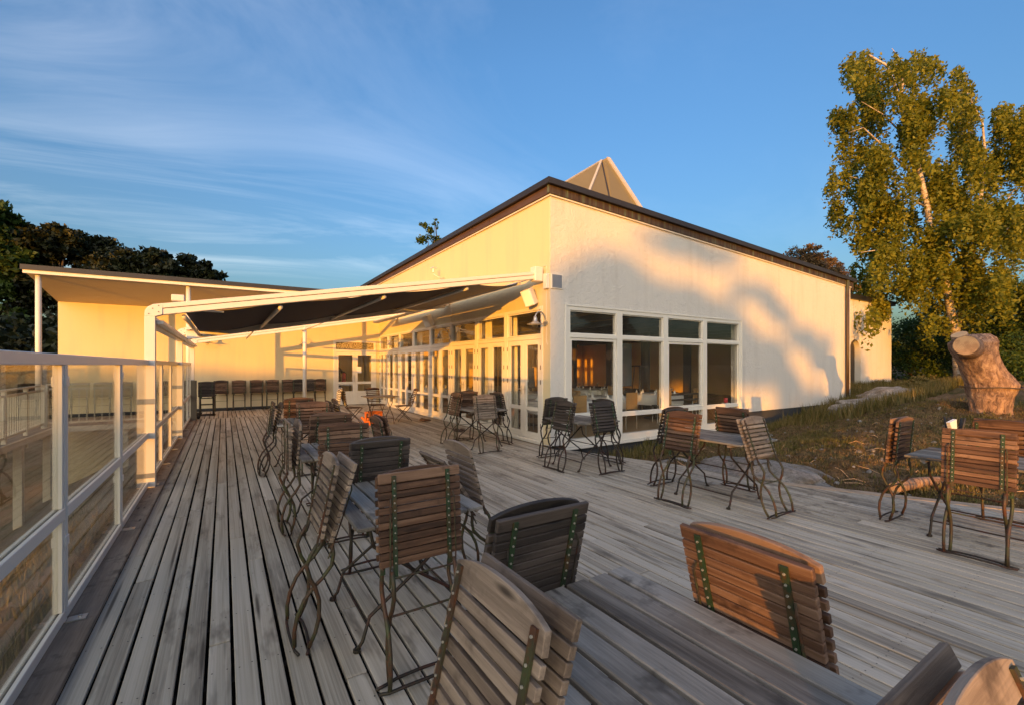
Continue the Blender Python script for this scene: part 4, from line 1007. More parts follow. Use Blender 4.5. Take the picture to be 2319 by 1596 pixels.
lamp((2.51, LWY-.005, 2.42), R(-90), 'gooseneck wall lamp on the far wall beside the round column', l0)
lamp((-.48, LWY-.005, 2.42), R(-90), 'gooseneck wall lamp at the left of the far wall, behind the awning frame', l0)
def speaker(loc, rot, label, cpy=None):
    if cpy: return dup(cpy, loc, rot, label)
    t = thing('loudspeaker', label, 'loudspeaker', loc, rot, 'white loudspeakers on the glass front wall')
    MB().box(-.11, .11, -.13, .10, -.17, .17).build('cabinet', M['white_alu'], t, bevel=.012)
    MB().box(-.095, .095, -.139, -.131, -.155, .155).build('grille', M['cream_cloth'], t, bevel=.003)
    MB().tube([(0, .1, 0), (.02, .22, .05)], .02, 8).build('bracket', M['steel'], t)
    return t
s0 = speaker((CX-.20, 7.62, 2.98), (R(20), R(-14), R(-60)), 'white loudspeaker tilted below the awning near the building corner')
speaker((CX-.20, 13.05, 2.93), (R(20), R(-14), R(-60)), 'white loudspeaker tilted on the wall at the middle of the glass front', s0)
pw = W(985, 612, 14.2)
an = thing('wind_sensor', 'small wind sensor on a bent arm above the awning', 'sensor', (CX, 12.3, 4.15))
MB().tube([(0,0,0), (-.18, 0, .0), (-.28, .1, .08), (-.30, .12, .15)], .012, 6).build('arm', M['white_frame'], an, True)
MB().lathe([(0,.26),(.03,.26),(.035,.15),(0,.15)], 10, c=(-.30,.12,0)).build('body', M['white_frame'], an)
cu = MB()
for k in range(3): q = k*2.09; cu.tube([(-.30, .12, .29), (-.30+.07*math.cos(q), .12+.07*math.sin(q), .29)], .006, 5).lathe([(0,.02),(.022,.01),(.025,-.015),(0,-.02)], 8, c=(-.30+.08*math.cos(q), .12+.08*math.sin(q), .29))
cu.build('cups', M['steel'], an)

# ---------------------------------------------------------------- dining room furniture seen through the glass
G_D = 'laid round tables in the dining room'
dt0 = None
def dining(x, y, label):
    global dt0
    if dt0: return dup(dt0, (x, y, 0), (0, 0, rnd.random()*3), label)
    t = thing('dining_table', label, 'table', (x, y, 0), group=G_D); dt0 = t
    MB().tube([(0,0,0),(0,0,.70)], .05, 10).build('pedestal', M['wall_dark'], t)
    MB().lathe([(.35,0),(.33,.02),(.05,.04)], 16).build('foot', M['wall_dark'], t)
    MB().lathe([(0,.74),(.78,.74),(.80,.72),(.81,.60),(.80,.45)], 36).build('tablecloth', M['linen'], t, True)
    g_ = MB()
    for k in range(8):
        q = k*.785; cx_, cy_ = .5*math.cos(q), .5*math.sin(q)
        g_.lathe([(.035,.745),(.006,.75),(.006,.83),(.035,.88),(.03,.95)], 8, c=(cx_, cy_, 0))
    g_.build('glasses', M['rail_glass'], t, True)
    n_ = MB()
    for k in range(8):
        q = k*.785+.3; n_.lathe([(.05,.742),(.0,.86)], 5, c=(.55*math.cos(q), .55*math.sin(q), 0))
    n_.build('napkins', M['paper'], t)
    return t
dc0 = None
def dchair(x, y, rz, label):
    global dc0
    if dc0: return dup(dc0, (x, y, 0), (0, 0, rz), label)
    t = thing('dining_chair', label, 'chair', (x, y, 0), (0, 0, rz), 'tan backed dining chairs'); dc0 = t
    MB().box(-.21, .21, -.21, .21, .44, .48).build('seat', M['wall_dark'], t, bevel=.01)
    MB().box(-.20, .20, .19, .215, .50, .92).build('backrest', M['tan_fabric'], t, bevel=.01)
    for s in (-1, 1):
        for q in (-1, 1): MB().tube([(s*.19, q*.19, 0), (s*.18, q*.18, .44 if q < 0 else .55)], .012, 6).build('leg', M['steel'], t)
    return t
dpos = [(6.95, 8.75, 'laid round table just inside the first front window'), (8.75, 8.95, 'laid round table just inside the second front window'), (11.0, 9.2, 'laid round table inside the third front window'),
        (8.2, 11.6, 'laid round table in the middle of the dining room'), (11.2, 12.2, 'laid round table deep in the dining room'), (7.0, 13.5, 'laid round table behind the middle folding doors'), (7.1, 16.4, 'laid round table behind the farthest folding doors')]
for x_, y_, lb in dpos: dining(x_, y_, lb)
cpos = [(6.75, 7.95, 180, 'tan backed chair right behind the first front window'), (8.55, 8.08, 180, 'tan backed chair right behind the second front window'), (10.3, 8.4, 150, 'tan backed chair left of the table in the third window'), (11.6, 8.5, 200, 'tan backed chair near the fourth window'),
        (7.75, 9.3, -70, 'tan backed chair between the first two inside tables'), (8.6, 10.6, 180, 'tan backed chair before the middle inside table'), (9.2, 11.6, -90, 'tan backed chair right of the middle inside table'), (6.35, 9.4, 70, 'tan backed chair behind the nearest folding door'), (6.3, 12.9, 120, 'tan backed chair behind the middle folding doors'), (11.0, 11.2, 180, 'tan backed chair before the deepest inside table')]
for x_, y_, a_, lb in cpos: dchair(x_, y_, R(a_), lb)
es = thing('display_stand', 'black tilted display screen on a stand behind the first window', 'display', (6.75, 9.9, 0), (0, 0, R(-10)))
MB().box(-.33, .33, -.02, .02, 1.0, 1.55, Matrix.Rotation(R(-8), 4, 'X')).build('screen', M['black'], es, bevel=.01)
MB().tube([(0,.1,.02),(0,.12,1.1)], .03, 8).box(-.3, .3, -.1, .3, 0, .03).build('stand', M['black'], es)
MB().box(-.02, .04, -.024, -.0205, 1.20, 1.24, Matrix.Rotation(R(-8), 4, 'X')).box(.06, .13, -.024, -.0205, 1.16, 1.24, Matrix.Rotation(R(-8), 4, 'X')).build('mark', M['paper'], es)
bc = thing('dark_bench', 'dark long bench behind the fourth front window', 'bench', (11.2, 8.0, 0))
for z__, y__ in ((.42, 0), (.6, .2), (.75, .22)): MB().box(-.85, .85, y__-.12 if z__ < .5 else y__-.012, y__+.12 if z__ < .5 else y__+.012, z__, z__+.05).build('slat', M['wall_dark'], bc)
for s in (-1, 1): MB().box(s*.8-.025, s*.8+.025, -.1, .1, 0, .42).build('leg', M['wall_dark'], bc)
bs = thing('bar_stool', 'tall wooden bar stool standing high behind the third window', 'stool', (11.9, 10.6, .0))
MB().box(-.2, .2, -.2, .2, 1.55, 1.59).build('seat', M['wall_dark'], bs)
for s in (-1, 1):
    for q in (-1, 1): MB().tube([(s*.25, q*.25, 0), (s*.12, q*.12, 1.55)], .015, 6).build('leg', M['wall_dark'], bs)
sc_ = MB().box(10.9, 11.5, 10.6, 10.7, .9, 2.3); tag(sc_.build('blue_screen', plain('pale_blue_board', (.16,.2,.24), .6)), 'pale blue standing board behind the third window', 'board')

# ---------------------------------------------------------------- trees and plants
def leaves(pts, size, n_jit=.5):
    """one small quad per point, random orientation"""
    m_ = MB(); V = m_.v; F = m_.f
    for p in pts:
        a = Vector((rnd.gauss(0,1), rnd.gauss(0,1), rnd.gauss(0,1))); 
        if a.length < 1e-3: a = Vector((1,0,0))
        a.normalize(); b = a.cross(Vector((rnd.gauss(0,1), rnd.gauss(0,1), rnd.gauss(0,1)))); b.normalize()
        s = size*rnd.uniform(.6, 1.3); a = a*s; b = b*s*.6; k = len(V)
        V += [tuple(p-a), tuple(p+b*.9), tuple(p+a), tuple(p-b*.9)]; F.append((k, k+1, k+2, k+3))
    return m_
def leafobj(m_, name, mat, parent, loc):
    me = bpy.data.meshes.new(name); me.from_pydata([(a-loc[0], b-loc[1], c-loc[2]) for a, b, c in m_.v], [], m_.f); me.materials.append(mat)
    return link(name, me, parent)
def clump_pts(c, r, n, shell=.55):
    o = []
    for _ in range(n):
        v = Vector((rnd.gauss(0,1), rnd.gauss(0,1), rnd.gauss(0,1))).normalized(); k = rnd.random()**shell
        o.append(Vector((c[0]+v.x*r[0]*k, c[1]+v.y*r[1]*k, c[2]+v.z*r[2]*k)))
    return o
def local(mb, loc): mb.v = [(a-loc[0], b-loc[1], c-loc[2]) for a, b, c in mb.v]; return mb
def limb(a, b, r0, r1, bend=.15, n=6):
    a = Vector(a); b = Vector(b); L = (b-a).length; off = Vector((rnd.uniform(-1,1), rnd.uniform(-1,1), rnd.uniform(-.3,1)))*bend*L
    pts = [a.lerp(b, t/n)+off*math.sin(math.pi*t/n) for t in range(n+1)]
    return pts, [r0+(r1-r0)*t/n for t in range(n+1)]
def simple_tree(name, label, base, clumps, nleaf, size, mat, bk, tr_=.2, group=None):
    """clumps: list of (centre, radii) in world coordinates"""
    t = thing(name, label, 'tree', tuple(base), group=group)
    top = max(clumps, key=lambda c: c[0][2])[0]
    m_ = MB(); p_, r_ = limb(base, top, tr_, tr_*.25, .03, 8); m_.tube(p_, r_, 8)
    for c, r in clumps:
        q = p_[min(7, max(2, int(8*(c[2]-base[2])/(max(.1, top[2]-base[2]))*.75)))]; a_, b_ = limb(q, c, tr_*.35, tr_*.08, .1, 4); m_.tube(a_, b_, 5)
    local(m_, base).build('trunk', bk, t, True)
    vol = sum(r[0]*r[1]*r[2] for c, r in clumps); pts = []
    for c, r in clumps:
        n = max(20, int(nleaf*r[0]*r[1]*r[2]/vol)); sub = []
        ns = max(6, n//70)
        for s_ in clump_pts(c, r, ns, .4):          # twigs bunched into sub-clumps so gaps stay open
            k = rnd.uniform(.22, .42)*(r[0]*r[1]*r[2])**(1/3)
            sub += clump_pts(s_, (k*1.3, k*1.3, k*.7), n//ns, .5)
        pts += sub
    leafobj(leaves(pts, size), 'crown', mat, t, base); return t
# dark wood on the left, one tree after another
forest = [((-20, 470, 40), 9.5, 3.5), ((55, 505, 43), 8.5, 3.6), ((125, 535, 42), 8.0, 3.4), ((190, 550, 44), 7.5, 3.4), ((255, 560, 42), 6.5, 3.2), ((310, 585, 40), 5.0, 2.6), ((385, 600, 38), 4.2, 1.9), ((450, 618, 40), 3.5, 1.9)]
flabels = ['tall broad tree at the far left edge with brownish lit top', 'dark tree second from the left edge of the wood', 'dark tree behind the left end of the low wing', 'dark round tree behind the canopy roof, fourth from the left',
           'dark tree where the wood edge begins to drop', 'dark smaller tree lower on the wood edge', 'small ragged tree with a spiky top above the low roof', 'last low dark tree of the wood above the low roof']
for k, (((px, py, d), h, w), lb) in enumerate(zip(forest, flabels)):
    top = W(px, py, d); base = Vector((top.x, top.y, -2.5)); cl = []
    for j in range(9):
        zz = top.z-rnd.uniform(.0, 1.0)*(top.z+1.5)
        if j == 0: zz = top.z-1.3
        f_ = (top.z-zz)/(top.z+2); sp = w*(.25+.8*min(1, f_*2))
        cl.append((Vector((top.x+rnd.uniform(-1,1)*sp, top.y+rnd.uniform(-1,1)*sp*.6, zz)), (w*rnd.uniform(.5,.75), w*.6, rnd.uniform(1.1,1.9))))
    cl[0] = (Vector((top.x, top.y, top.z-1.1)), (w*.55, w*.5, 1.2))
    simple_tree('dark_tree', lb, base, cl, 22000, .24, M['bush_leaf' if k == 0 else 'shade_leaf'], M['bark'], .25, 'dark trees of the wood behind the low wing')
# lower undergrowth filling the left behind the railing
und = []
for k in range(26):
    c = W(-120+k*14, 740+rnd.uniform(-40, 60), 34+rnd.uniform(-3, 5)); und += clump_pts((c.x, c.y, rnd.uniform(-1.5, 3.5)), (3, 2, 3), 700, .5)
o = leafobj(leaves(und, .3), 'undergrowth', M['shade_leaf'], None, (0,0,0)); tag(o, 'dark dense undergrowth below the trees behind the left railing', kind='stuff')
# tree above the left roof slope and the pine right of the roof
c = W(982, 545, 46)
simple_tree('leafy_tree', 'small green treetop showing above the left roof slope', Vector((c.x, c.y, -1)), [(c+Vector((-.6,0,.6)), (1.1,1,1.5)), (c+Vector((.9,0,-1.0)), (1.5,1.2,1.2)), (c+Vector((-.5,0,-2.2)), (1.6,1.4,1.6)), (c+Vector((.2,0,1.9)), (.4,.4,.8))], 2600, .16, M['bush_leaf'], M['bark'], .2)
c = W(1868, 600, 42)
cl = [(c+Vector((rnd.uniform(-2.2,2.2), rnd.uniform(-1.5,1.5), zz)), (1.7, 1.5, .62)) for zz in (1.1, .9, .5, .2, -.1, -.5, -.9, -1.4, -1.6, -2.2)]
simple_tree('pine_tree', 'flat topped pine with reddish glow above the right end of the roof', Vector((c.x, c.y, 0)), cl, 16000, .10, M['pine_leaf'], M['bark'], .3)
# hanging birch
bb = W(2172, 868, 19.5); bb.z = ground(bb.x, bb.y)-.1
bt = thing('birch_tree', 'tall weeping birch with white limbs towering over the stump', 'tree', tuple(bb))
D0 = 19.5
stems = [([(2172, 880, 19.5), (2165, 760, 19.5), (2140, 640, 19.4), (2112, 560, 19.3), (2100, 470, 19.2), (2080, 380, 19.2), (2050, 280, 19.2), (2035, 220, 19.0), (2010, 150, 19.0), (1968, 125, 19.0)], .17),
         ([(2165, 760, 19.5), (2185, 660, 19.8), (2205, 560, 19.8), (2222, 440, 19.6), (2232, 360, 19.5), (2225, 280, 19.6), (2180, 190, 19.6)], .11),
         ([(2035, 240, 19.0), (2045, 190, 18.9), (2042, 140, 18.9), (2020, 110, 18.9)], .05),
         ([(2120, 590, 19.3), (2060, 575, 18.8), (2000, 565, 18.2), (1950, 572, 17.9)], .055), ([(2170, 690, 19.6), (2240, 560, 19), (2300, 500, 18.6)], .07),
         ([(2090, 420, 19.2), (2020, 350, 18.8), (1955, 290, 18.4), (1925, 300, 18.4)], .05), ([(2205, 560, 19.8), (2270, 470, 20), (2330, 380, 20)], .05),
         ([(2060, 320, 19.2), (2000, 260, 18.7), (1950, 230, 18.5)], .04), ([(2100, 470, 19.2), (2000, 420, 18.6), (1925, 400, 18.3)], .045)]
tk = MB()
for pl, r in stems:
    pp = [W(*q) for q in pl]; n = len(pp); tk.tube(pp, [r*(1-.8*i/(n-1)) for i in range(n)], 8)
local(tk, bb).build('trunk', M['birch_bark'], bt, True)
# crown clumps: (px, py, half width px, drop px, density)
cl = [(1935,150,40,110), (1975,140,45,120), (2040,120,40,90), (2085,130,45,110), (2150,170,45,110), (2205,215,45,110), (2265,250,40,110), (2310,240,40,170),
      (1920,240,35,110), (1965,230,45,150), (2030,230,60,140), (2100,240,60,150), (2170,280,60,150), (2250,340,60,170), (2320,330,50,200),
      (1912,340,32,110), (1955,340,45,140), (2020,350,60,150), (2090,360,60,150), (2160,400,60,150), (2235,450,60,150), (2310,470,60,170),
      (1900,420,28,90), (1950,430,45,130), (2010,460,60,140), (2080,480,60,150), (2150,500,60,150), (2300,600,60,170), (2230,580,55,150),
      (1965,540,45,120), (2030,560,60,150), (2100,590,60,140), (2170,610,60,110), (1955,630,35,110), (2010,640,45,100), (2240,640,50,90), (2075,650,50,90), (2130,680,40,70), (2345,450,40,200), (2345,620,40,150), (1985,690,30,80), (1940,670,22,60)]
pts = []
for (px, py, hw, drop) in cl:
    dd_ = D0+rnd.uniform(-1.5, .8)
    for g_ in range(4):
        gx = px+rnd.uniform(-.8, .8)*hw; gy = py+rnd.uniform(-28, 45); gw = hw*rnd.uniform(.30, .62); gd = drop*rnd.uniform(.45, 1.0); gdp = dd_+rnd.uniform(-1.2, 1.2)
        for s_ in range(int(gw*.86)):
            sx = gx+rnd.uniform(-gw, gw); sy = gy+abs(sx-gx)*.55+rnd.uniform(-10, 14); dp = gdp+rnd.uniform(-.5, .5); L = gd*rnd.uniform(.25, 1.0)*(1.1-.5*abs(sx-gx)/gw)/1024*dp
            top = W(sx, sy, dp); dr = Vector((rnd.uniform(-.22,.22), rnd.uniform(-.22,.22), -1))
            for k in range(int(L/.034)):
                t = k*.034; q = top+dr*t; w_ = .05+.05*t; pts.append(q+Vector((rnd.gauss(0,w_), rnd.gauss(0,w_), rnd.gauss(0,.05))))
leafobj(leaves(pts, .085), 'crown', M['birch_leaf'], bt, bb)
print('birch leaves', len(pts))
# bushes at the right behind the slope
def bush(name, label, c, r, n, size, mat, cat='bush', group=None):
    b0 = Vector((c[0], c[1], ground(c[0], c[1]))); t = thing(name, label, cat, tuple(b0), group=group)
    pts = []
    ns = max(10, n//90)
    for s_ in clump_pts(c, r, ns, .35):
        k = rnd.uniform(.2, .36)*min(r); pts += clump_pts(s_, (k, k, k*.8), n//ns, .5)
    leafobj(leaves(pts, size), 'foliage', mat, t, b0)
    st = MB()
    for k in range(5):
        e_ = Vector(c)+Vector((rnd.uniform(-.6,.6)*r[0], rnd.uniform(-.6,.6)*r[1], rnd.uniform(-.2,.5)*r[2])); a_, b_ = limb(b0, e_, .04, .012, .08, 4); st.tube(a_, b_, 5)
    local(st, b0).build('stem', M['bark'], t, True)
c = W(2070, 800, 24); bush('dark_bush', 'dark green bush filling the gap between the rear wing and the birch trunk', c, (2.4, 1.6, 1.9), 14000, .07, M['bush_leaf'])
c = W(2150, 770, 26); bush('dark_bush', 'dark bush behind the birch trunk', c, (2.2, 1.6, 2.4), 12000, .08, M['shade_leaf'])
c = W(2290, 750, 20); bush('tall_bush', 'tall green bush right behind the stump at the photo edge', c, (1.7, 1.5, 2.4), 16000, .06, M['bush_leaf'])
c = W(2345, 830, 15); bush('tall_bush', 'green bush low at the right photo edge behind the stump', c, (1.2, 1.2, 1.3), 9000, .05, M['bush_leaf'])
if 0: bush('dark_bush', 'dark foliage deep behind the birch crown', c, (4.5, 1.5, 3.2), 22000, .09, M['shade_leaf'])
c = W(2335, 745, 26); bush('dark_bush', 'green foliage low behind the right half of the birch', c, (3.0, 1.5, 2.2), 14000, .09, M['bush_leaf'])
c = W(2095, 868, 15.5); bush('grass_tussock', 'yellow green grassy tussock on the slope left of the stump', (c.x, c.y, ground(c.x, c.y)+.15), (1.2, .6, .4), 7000, .035, M['grass'], 'tussock')
def rings_mat(c, n):
    m, nt, b = new_mat('sawn_rings'); g = nt.nodes.new('ShaderNodeNewGeometry'); 
    sub = nt.nodes.new('ShaderNodeVectorMath'); sub.operation = 'DISTANCE'; nt.links.new(g.outputs['Position'], sub.inputs[0]); sub.inputs[1].default_value = tuple(c)
    d = math_n(nt, 'ADD', sub.outputs['Value'], math_n(nt, 'MULTIPLY', texnoise(nt, g.outputs['Position'], 9, 4), .03))
    w = math_n(nt, 'SINE', math_n(nt, 'MULTIPLY', d, 320)); f = texnoise(nt, g.outputs['Position'], 7, 5)
    c_ = mixc(nt, math_n(nt, 'MULTIPLY', math_n(nt, 'ADD', w, 1), .28), (.62,.37,.18), (.42,.21,.09)); c_ = mixc(nt, ramp(nt, f, [(.45, (0,0,0)), (.62, (.7,.7,.7))]), c_, (.34,.17,.08))
    nt.links.new(c_, b.inputs['Base Color']); b.inputs['Roughness'].default_value = .8; return m
# tree stump
ST = [(938,2242,38),(925,2242,37),(910,2241,39),(895,2241,41),(880,2244,46),(870,2246,48),(858,2240,46),(842,2229,42),(825,2219,39),(808,2211,40),(792,2205,43),(776,2203,45),(765,2208,36),(757,2214,22)]
d_ = 9.0; sb = W(2242, 945, d_); sb.z = ground(sb.x, sb.y)
stt = thing('tree_stump', 'thick sawn off tree stump with two pale cut faces', 'stump', tuple(sb))
m_ = MB(); n_ = 28
rings = [(990, 2243, 44)]+ST; rings = [(a, b, c*.93) for a, b, c in rings]
fine = []
for (p0, x0_, r0_), (p1, x1_, r1_) in zip(rings, rings[1:]):
    for k in range(4): t = k/4; fine.append((p0+(p1-p0)*t, x0_+(x1_-x0_)*t, r0_+(r1_-r0_)*t))
rings = fine+[rings[-1]]; n_ = 64
for py, px, r in rings:
    c = W(px, py, d_); rr = r/1024*d_
    for k in range(n_):
        q = 2*math.pi*k/n_; w_ = 1+.07*noise.noise(Vector((math.cos(q)*2.2, math.sin(q)*2.2, c.z*2.5)))+.045*noise.noise(Vector((math.cos(q)*6, math.sin(q)*6, c.z*5)))-.05*abs(noise.noise(Vector((math.cos(q)*11, math.sin(q)*11, c.z*3.5))))+.02*noise.noise(Vector((math.cos(q)*20, math.sin(q)*20, c.z*18)))
        m_.v.append((c.x+rr*w_*math.cos(q), c.y+rr*w_*math.sin(q), c.z))
for i in range(len(rings)-1):
    for k in range(n_): a = i*n_+k; b = i*n_+(k+1) % n_; m_.f.append((a, b, b+n_, a+n_))
m_.f.append(tuple(range((len(rings)-1)*n_, len(rings)*n_)))
local(m_, sb).build('trunk', M['stump_bark'], stt, True)
toC = (Vector((0,0,1.6))-W(2190,785,d_)).normalized()
b1 = W(2200, 790, d_); e1 = W(2187, 782, d_-.50); s1 = MB().tube([b1, b1.lerp(e1, .5), e1], [.24, .20, .185], 18); local(s1, sb).build('branch_stub', M['stump_bark'], stt, True)
dr1 = (e1-b1).normalized(); c1_ = MB().tube([e1, e1+dr1*.008], .175, 22); local(c1_, sb).build('cut_face', rings_mat(e1, 1), stt)
b2 = W(2185, 790, d_); e2 = W(2172, 758, d_-.05); s2 = MB().tube([b2, b2.lerp(e2, .5), e2], [.17, .14, .13], 16); local(s2, sb).build('branch_stub', M['stump_bark'], stt, True)
dr2 = (e2-b2).normalized(); c2_ = MB().tube([e2, e2+dr2*.008], .122, 20); local(c2_, sb).build('cut_face', M['cut_wood'], stt)
rp_ = MB(); cc = W(2243, 876, d_); rr = 50/1024*d_
rp_.tube([(cc.x+rr*1.0*math.cos(2*math.pi*k/24)-sb.x, cc.y+rr*1.0*math.sin(2*math.pi*k/24)-sb.y, cc.z-sb.z+.01*math.sin(k)) for k in range(25)], .014, 6, False); rp_.build('rope', M['wall_dark'], stt, True)
# rocks
def rock(label, c, r, seed, name='granite_rock'):
    import bmesh
    bm = bmesh.new(); bmesh.ops.create_icosphere(bm, subdivisions=5, radius=1)
    for v in bm.verts:
        p = v.co.copy(); k = 1+.28*noise.noise(p*1.4+Vector((seed,0,0)))+.10*noise.noise(p*4+Vector((0,seed,0)))+.035*noise.noise(p*11)
        v.co = Vector((p.x*r[0]*k, p.y*r[1]*k, max(p.z, -.5)*r[2]*k))
    me = bpy.data.meshes.new(name); bm.to_mesh(me); bm.free(); me.polygons.foreach_set('use_smooth', [True]*len(me.polygons)); me.materials.append(M['rock'])
    return tag(link(name, me, None, c), label, 'rock')
rock('pale flat granite rock breaking through at the deck edge beside the table', (6.95, 3.75, -.16), (.85, 1.0, .30), 1.3)
rock('small pale rock lying at the foot of the window plinth', (7.3, 5.6, -.34), (.4, .35, .14), 5.1)
c = W(1985, 905, 14.0); rock('long low granite ledge beside the right end of the wall', (c.x, c.y, ground(c.x, c.y)+.02), (1.5, .8, .30), 2.6)
c = W(2030, 888, 14.6); rock('granite ledge with sunlit top on the slope before the rear wing', (c.x, c.y, ground(c.x, c.y)+.0), (1.3, .9, .35), 8.2)
c = W(1915, 925, 13.8); rock('grey granite boulder under the downpipe', (c.x, c.y, ground(c.x, c.y)), (.6, .5, .28), 4.4)
rock('rounded granite outcrop outside the glass railing near the camera', (-1.9, 2.6, -1.35), (1.1, 1.8, .45), 3.7)
stn = MB(); import bmesh as _b
for _ in range(420):
    x_ = rnd.uniform(6.0, 13); y_ = rnd.uniform(.3, 6.8)
    e_ = lerp_pts([(b, a) for a, b in reversed(EDGE)], y_)
    if x_ < e_+.15: continue
    r_ = rnd.choice([.012,.015,.02,.03,.05]); z0 = ground(x_, y_); b0 = len(stn.v); k_ = 6
    for (rr_, zz_) in ((1, -.2), (.85, .35), (.4, .6)):
        for k in range(k_):
            q = 6.283*k/k_; j_ = r_*rr_*rnd.uniform(.75, 1.2); stn.v.append((x_+j_*math.cos(q), y_+j_*.8*math.sin(q), z0+r_*zz_))
    for i_ in range(2):
        for k in range(k_): a = b0+i_*k_+k; b = b0+i_*k_+(k+1) % k_; stn.f.append((a, b, b+k_, a+k_))
    stn.f.append(tuple(b0+2*k_+k for k in range(k_)))
o = leafobj(stn, 'stones', M['rock'], None, (0,0,0)); tag(o, 'loose stones strewn over the slope', kind='stuff')
tw = MB()
for _ in range(130):
    x_ = rnd.uniform(6.2, 12); y_ = rnd.uniform(.5, 6.6)
    if x_ < lerp_pts([(b, a) for a, b in reversed(EDGE)], y_)+.2: continue
    q = rnd.random()*6.28; L_w = rnd.uniform(.06, .35); x2, y2 = x_+L_w*math.cos(q), y_+L_w*math.sin(q)
    tw.tube([(x_, y_, ground(x_, y_)+.012), ((x_+x2)/2, (y_+y2)/2, ground((x_+x2)/2, (y_+y2)/2)+.03), (x2, y2, ground(x2, y2)+.012)], rnd.uniform(.003, .007), 4)
o = leafobj(tw, 'twigs', M['cut_wood'], None, (0,0,0)); tag(o, 'dry pale twigs lying on the slope', kind='stuff')
# cut logs at the deck edge under the right table
def log(a, b, r, label):
    t = thing('log', label, 'log', tuple(a), group=None); a = Vector(a); b = Vector(b)
    p_, q_ = limb((0,0,0), tuple(b-a), r, r*.9, .03, 5); MB().tube(p_, q_, 12).build('bark', M['stump_bark'], t, True)
    d = (p_[0]-p_[1]).normalized(); MB().tube([p_[0], p_[0]+d*.006], r*.93, 14).build('cut_face', M['cut_wood'], t)
log((7.25, 2.25, .03), (8.3, 2.0, .02), .075, 'short sawn log lying on the slope behind the right edge table legs')
# grass and heath cover
def tufts(region, n, h0, h1, mat, name, label, dens=None, blades=5):
    m_ = MB()
    for _ in range(n):
        for __ in range(20):
            x_ = rnd.uniform(region[0], region[1]); y_ = rnd.uniform(region[2], region[3])
            if dens is None or rnd.random() < dens(x_, y_): break
        else: continue
        z0 = ground(x_, y_)
        for b in range(blades):
            q = rnd.random()*6.28; h = rnd.uniform(h0, h1); lean = rnd.uniform(.1, .6)*h; w_ = rnd.uniform(.004, .010)+h*.02
            bx, by = x_+rnd.gauss(0, .03), y_+rnd.gauss(0, .03); k = len(m_.v); c_, s_ = math.cos(q), math.sin(q)
            m_.v += [(bx-s_*w_, by+c_*w_, z0-.01), (bx+s_*w_, by-c_*w_, z0-.01), (bx+c_*lean, by+s_*lean, z0+h)]; m_.f.append((k, k+1, k+2))
    o = leafobj(m_, name, mat, None, (0,0,0)); return tag(o, label, kind='stuff')
def inright(x_, y_):
    e_ = lerp_pts([(b, a) for a, b in reversed(EDGE)], y_)
    if x_ < e_+.12 or y_ > 7.1: return 0
    nn = noise.noise(Vector((x_*.8, y_*.8, 5)))
    return .06+.94*smooth(.0, .35, nn)
tufts((5.6, 15, -.5, 7.1), 9000, .015, .08, M['grass'], 'grass', 'dry grass tufts scattered over the slope', inright)
tufts((5.6, 14, -.5, 7.1), 22000, .01, .035, M['heath'], 'heath_litter', 'brown heather and leaf litter covering the slope', lambda x_, y_: 1 if inright(x_, y_) > 0 else 0, 6)
tufts((12, 24, 4.5, 8.1), 5000, .12, .42, M['grass'], 'tall_grass', 'tall dry grass along the wall foot and slope top', lambda x_, y_: smooth(13, 17, x_)*(1 if y_ < (7.1 if x_ < 19.1 else 8.1) else 0))
tufts((5.6, 19, 6.4, 7.12), 1800, .05, .22, M['grass'], 'grass', 'grass growing against the dark plinth', None)
tufts((-7, -1.0, .5, 11), 9000, .05, .2, M['grass'], 'grass', 'green grass on the low ground outside the glass railing', lambda x_, y_: 1 if noise.noise(Vector((x_*.7, y_*.7, 2))) > -.1 else .1)

# ---------------------------------------------------------------- unseen trees behind the camera, crowns shaped for the shadows they cast
def shade_tree(label, s_, L, blobs, nleaf, size):
    """s_: metres to the right of the sun line through the camera, L: distance towards the sun"""
    rt_ = Vector((.686, -.727, 0)); cen = rt_*s_+SUNV*L; base = Vector((cen.x, cen.y, ground(cen.x, cen.y)-.3)); dz = L*math.tan(R(SUN_EL))
    cl = []
    for (bs_, bz, rs, rz_) in blobs:
        p = rt_*bs_+SUNV*(L+rnd.uniform(-1.2, 1.2)); cl.append((Vector((p.x, p.y, bz+dz)), (rs, rs*.9, rz_)))
    simple_tree('out_of_view_tree', label, base, cl, nleaf, size, M['bush_leaf'], M['bark'], .22, 'unseen shade trees behind the camera')
# shadow outline their joint crown is cut to: (metres to the right of the sun line, height where its shadow edge falls on the building)
SHADE_CROWN = [(-17, 1.25), (-9.6, 1.25), (-9.2, -2), (-5.7, -2), (-5.2, .55), (-2.2, .75), (-1.55, 1.0), (-1.3, 3.4), (-.6, 3.7), (0, 3.9), (.9, 3.65), (2, 3.25), (3.2, 2.95), (3.7, 2.35), (4.4, 2.4), (4.9, 1.5), (5.6, 1.0), (7.0, .8), (9, .75), (14, .6)]
SHADE_SPOTS = [(1.5, 4.55, 1.3, .30), (3.6, 3.75, .8, .25), (4.6, 3.2, .5, .22), (6.3, 2.2, .55, .5), (5.4, 2.6, .5, .3), (9.2, 1.6, .7, .9)]  # loose leaf patches placed for extra shadow blotches on the wall
SUN_GAPS = [(.12, 1.35, .0, .95), (2.1, 4.5, -.1, 1.15), (6.4, 7.9, .1, 1.6), (3.2, 5.8, -.7, .1), (4.3, 4.6, .0, .55), (5.0, 5.4, .0, .75), (1.3, 1.8, -.5, .2), (2.5, 2.9, -.6, .1), (5.8, 6.2, .3, .8)]  # holes cut in the crowns so sun reaches chosen chairs, stump and ground
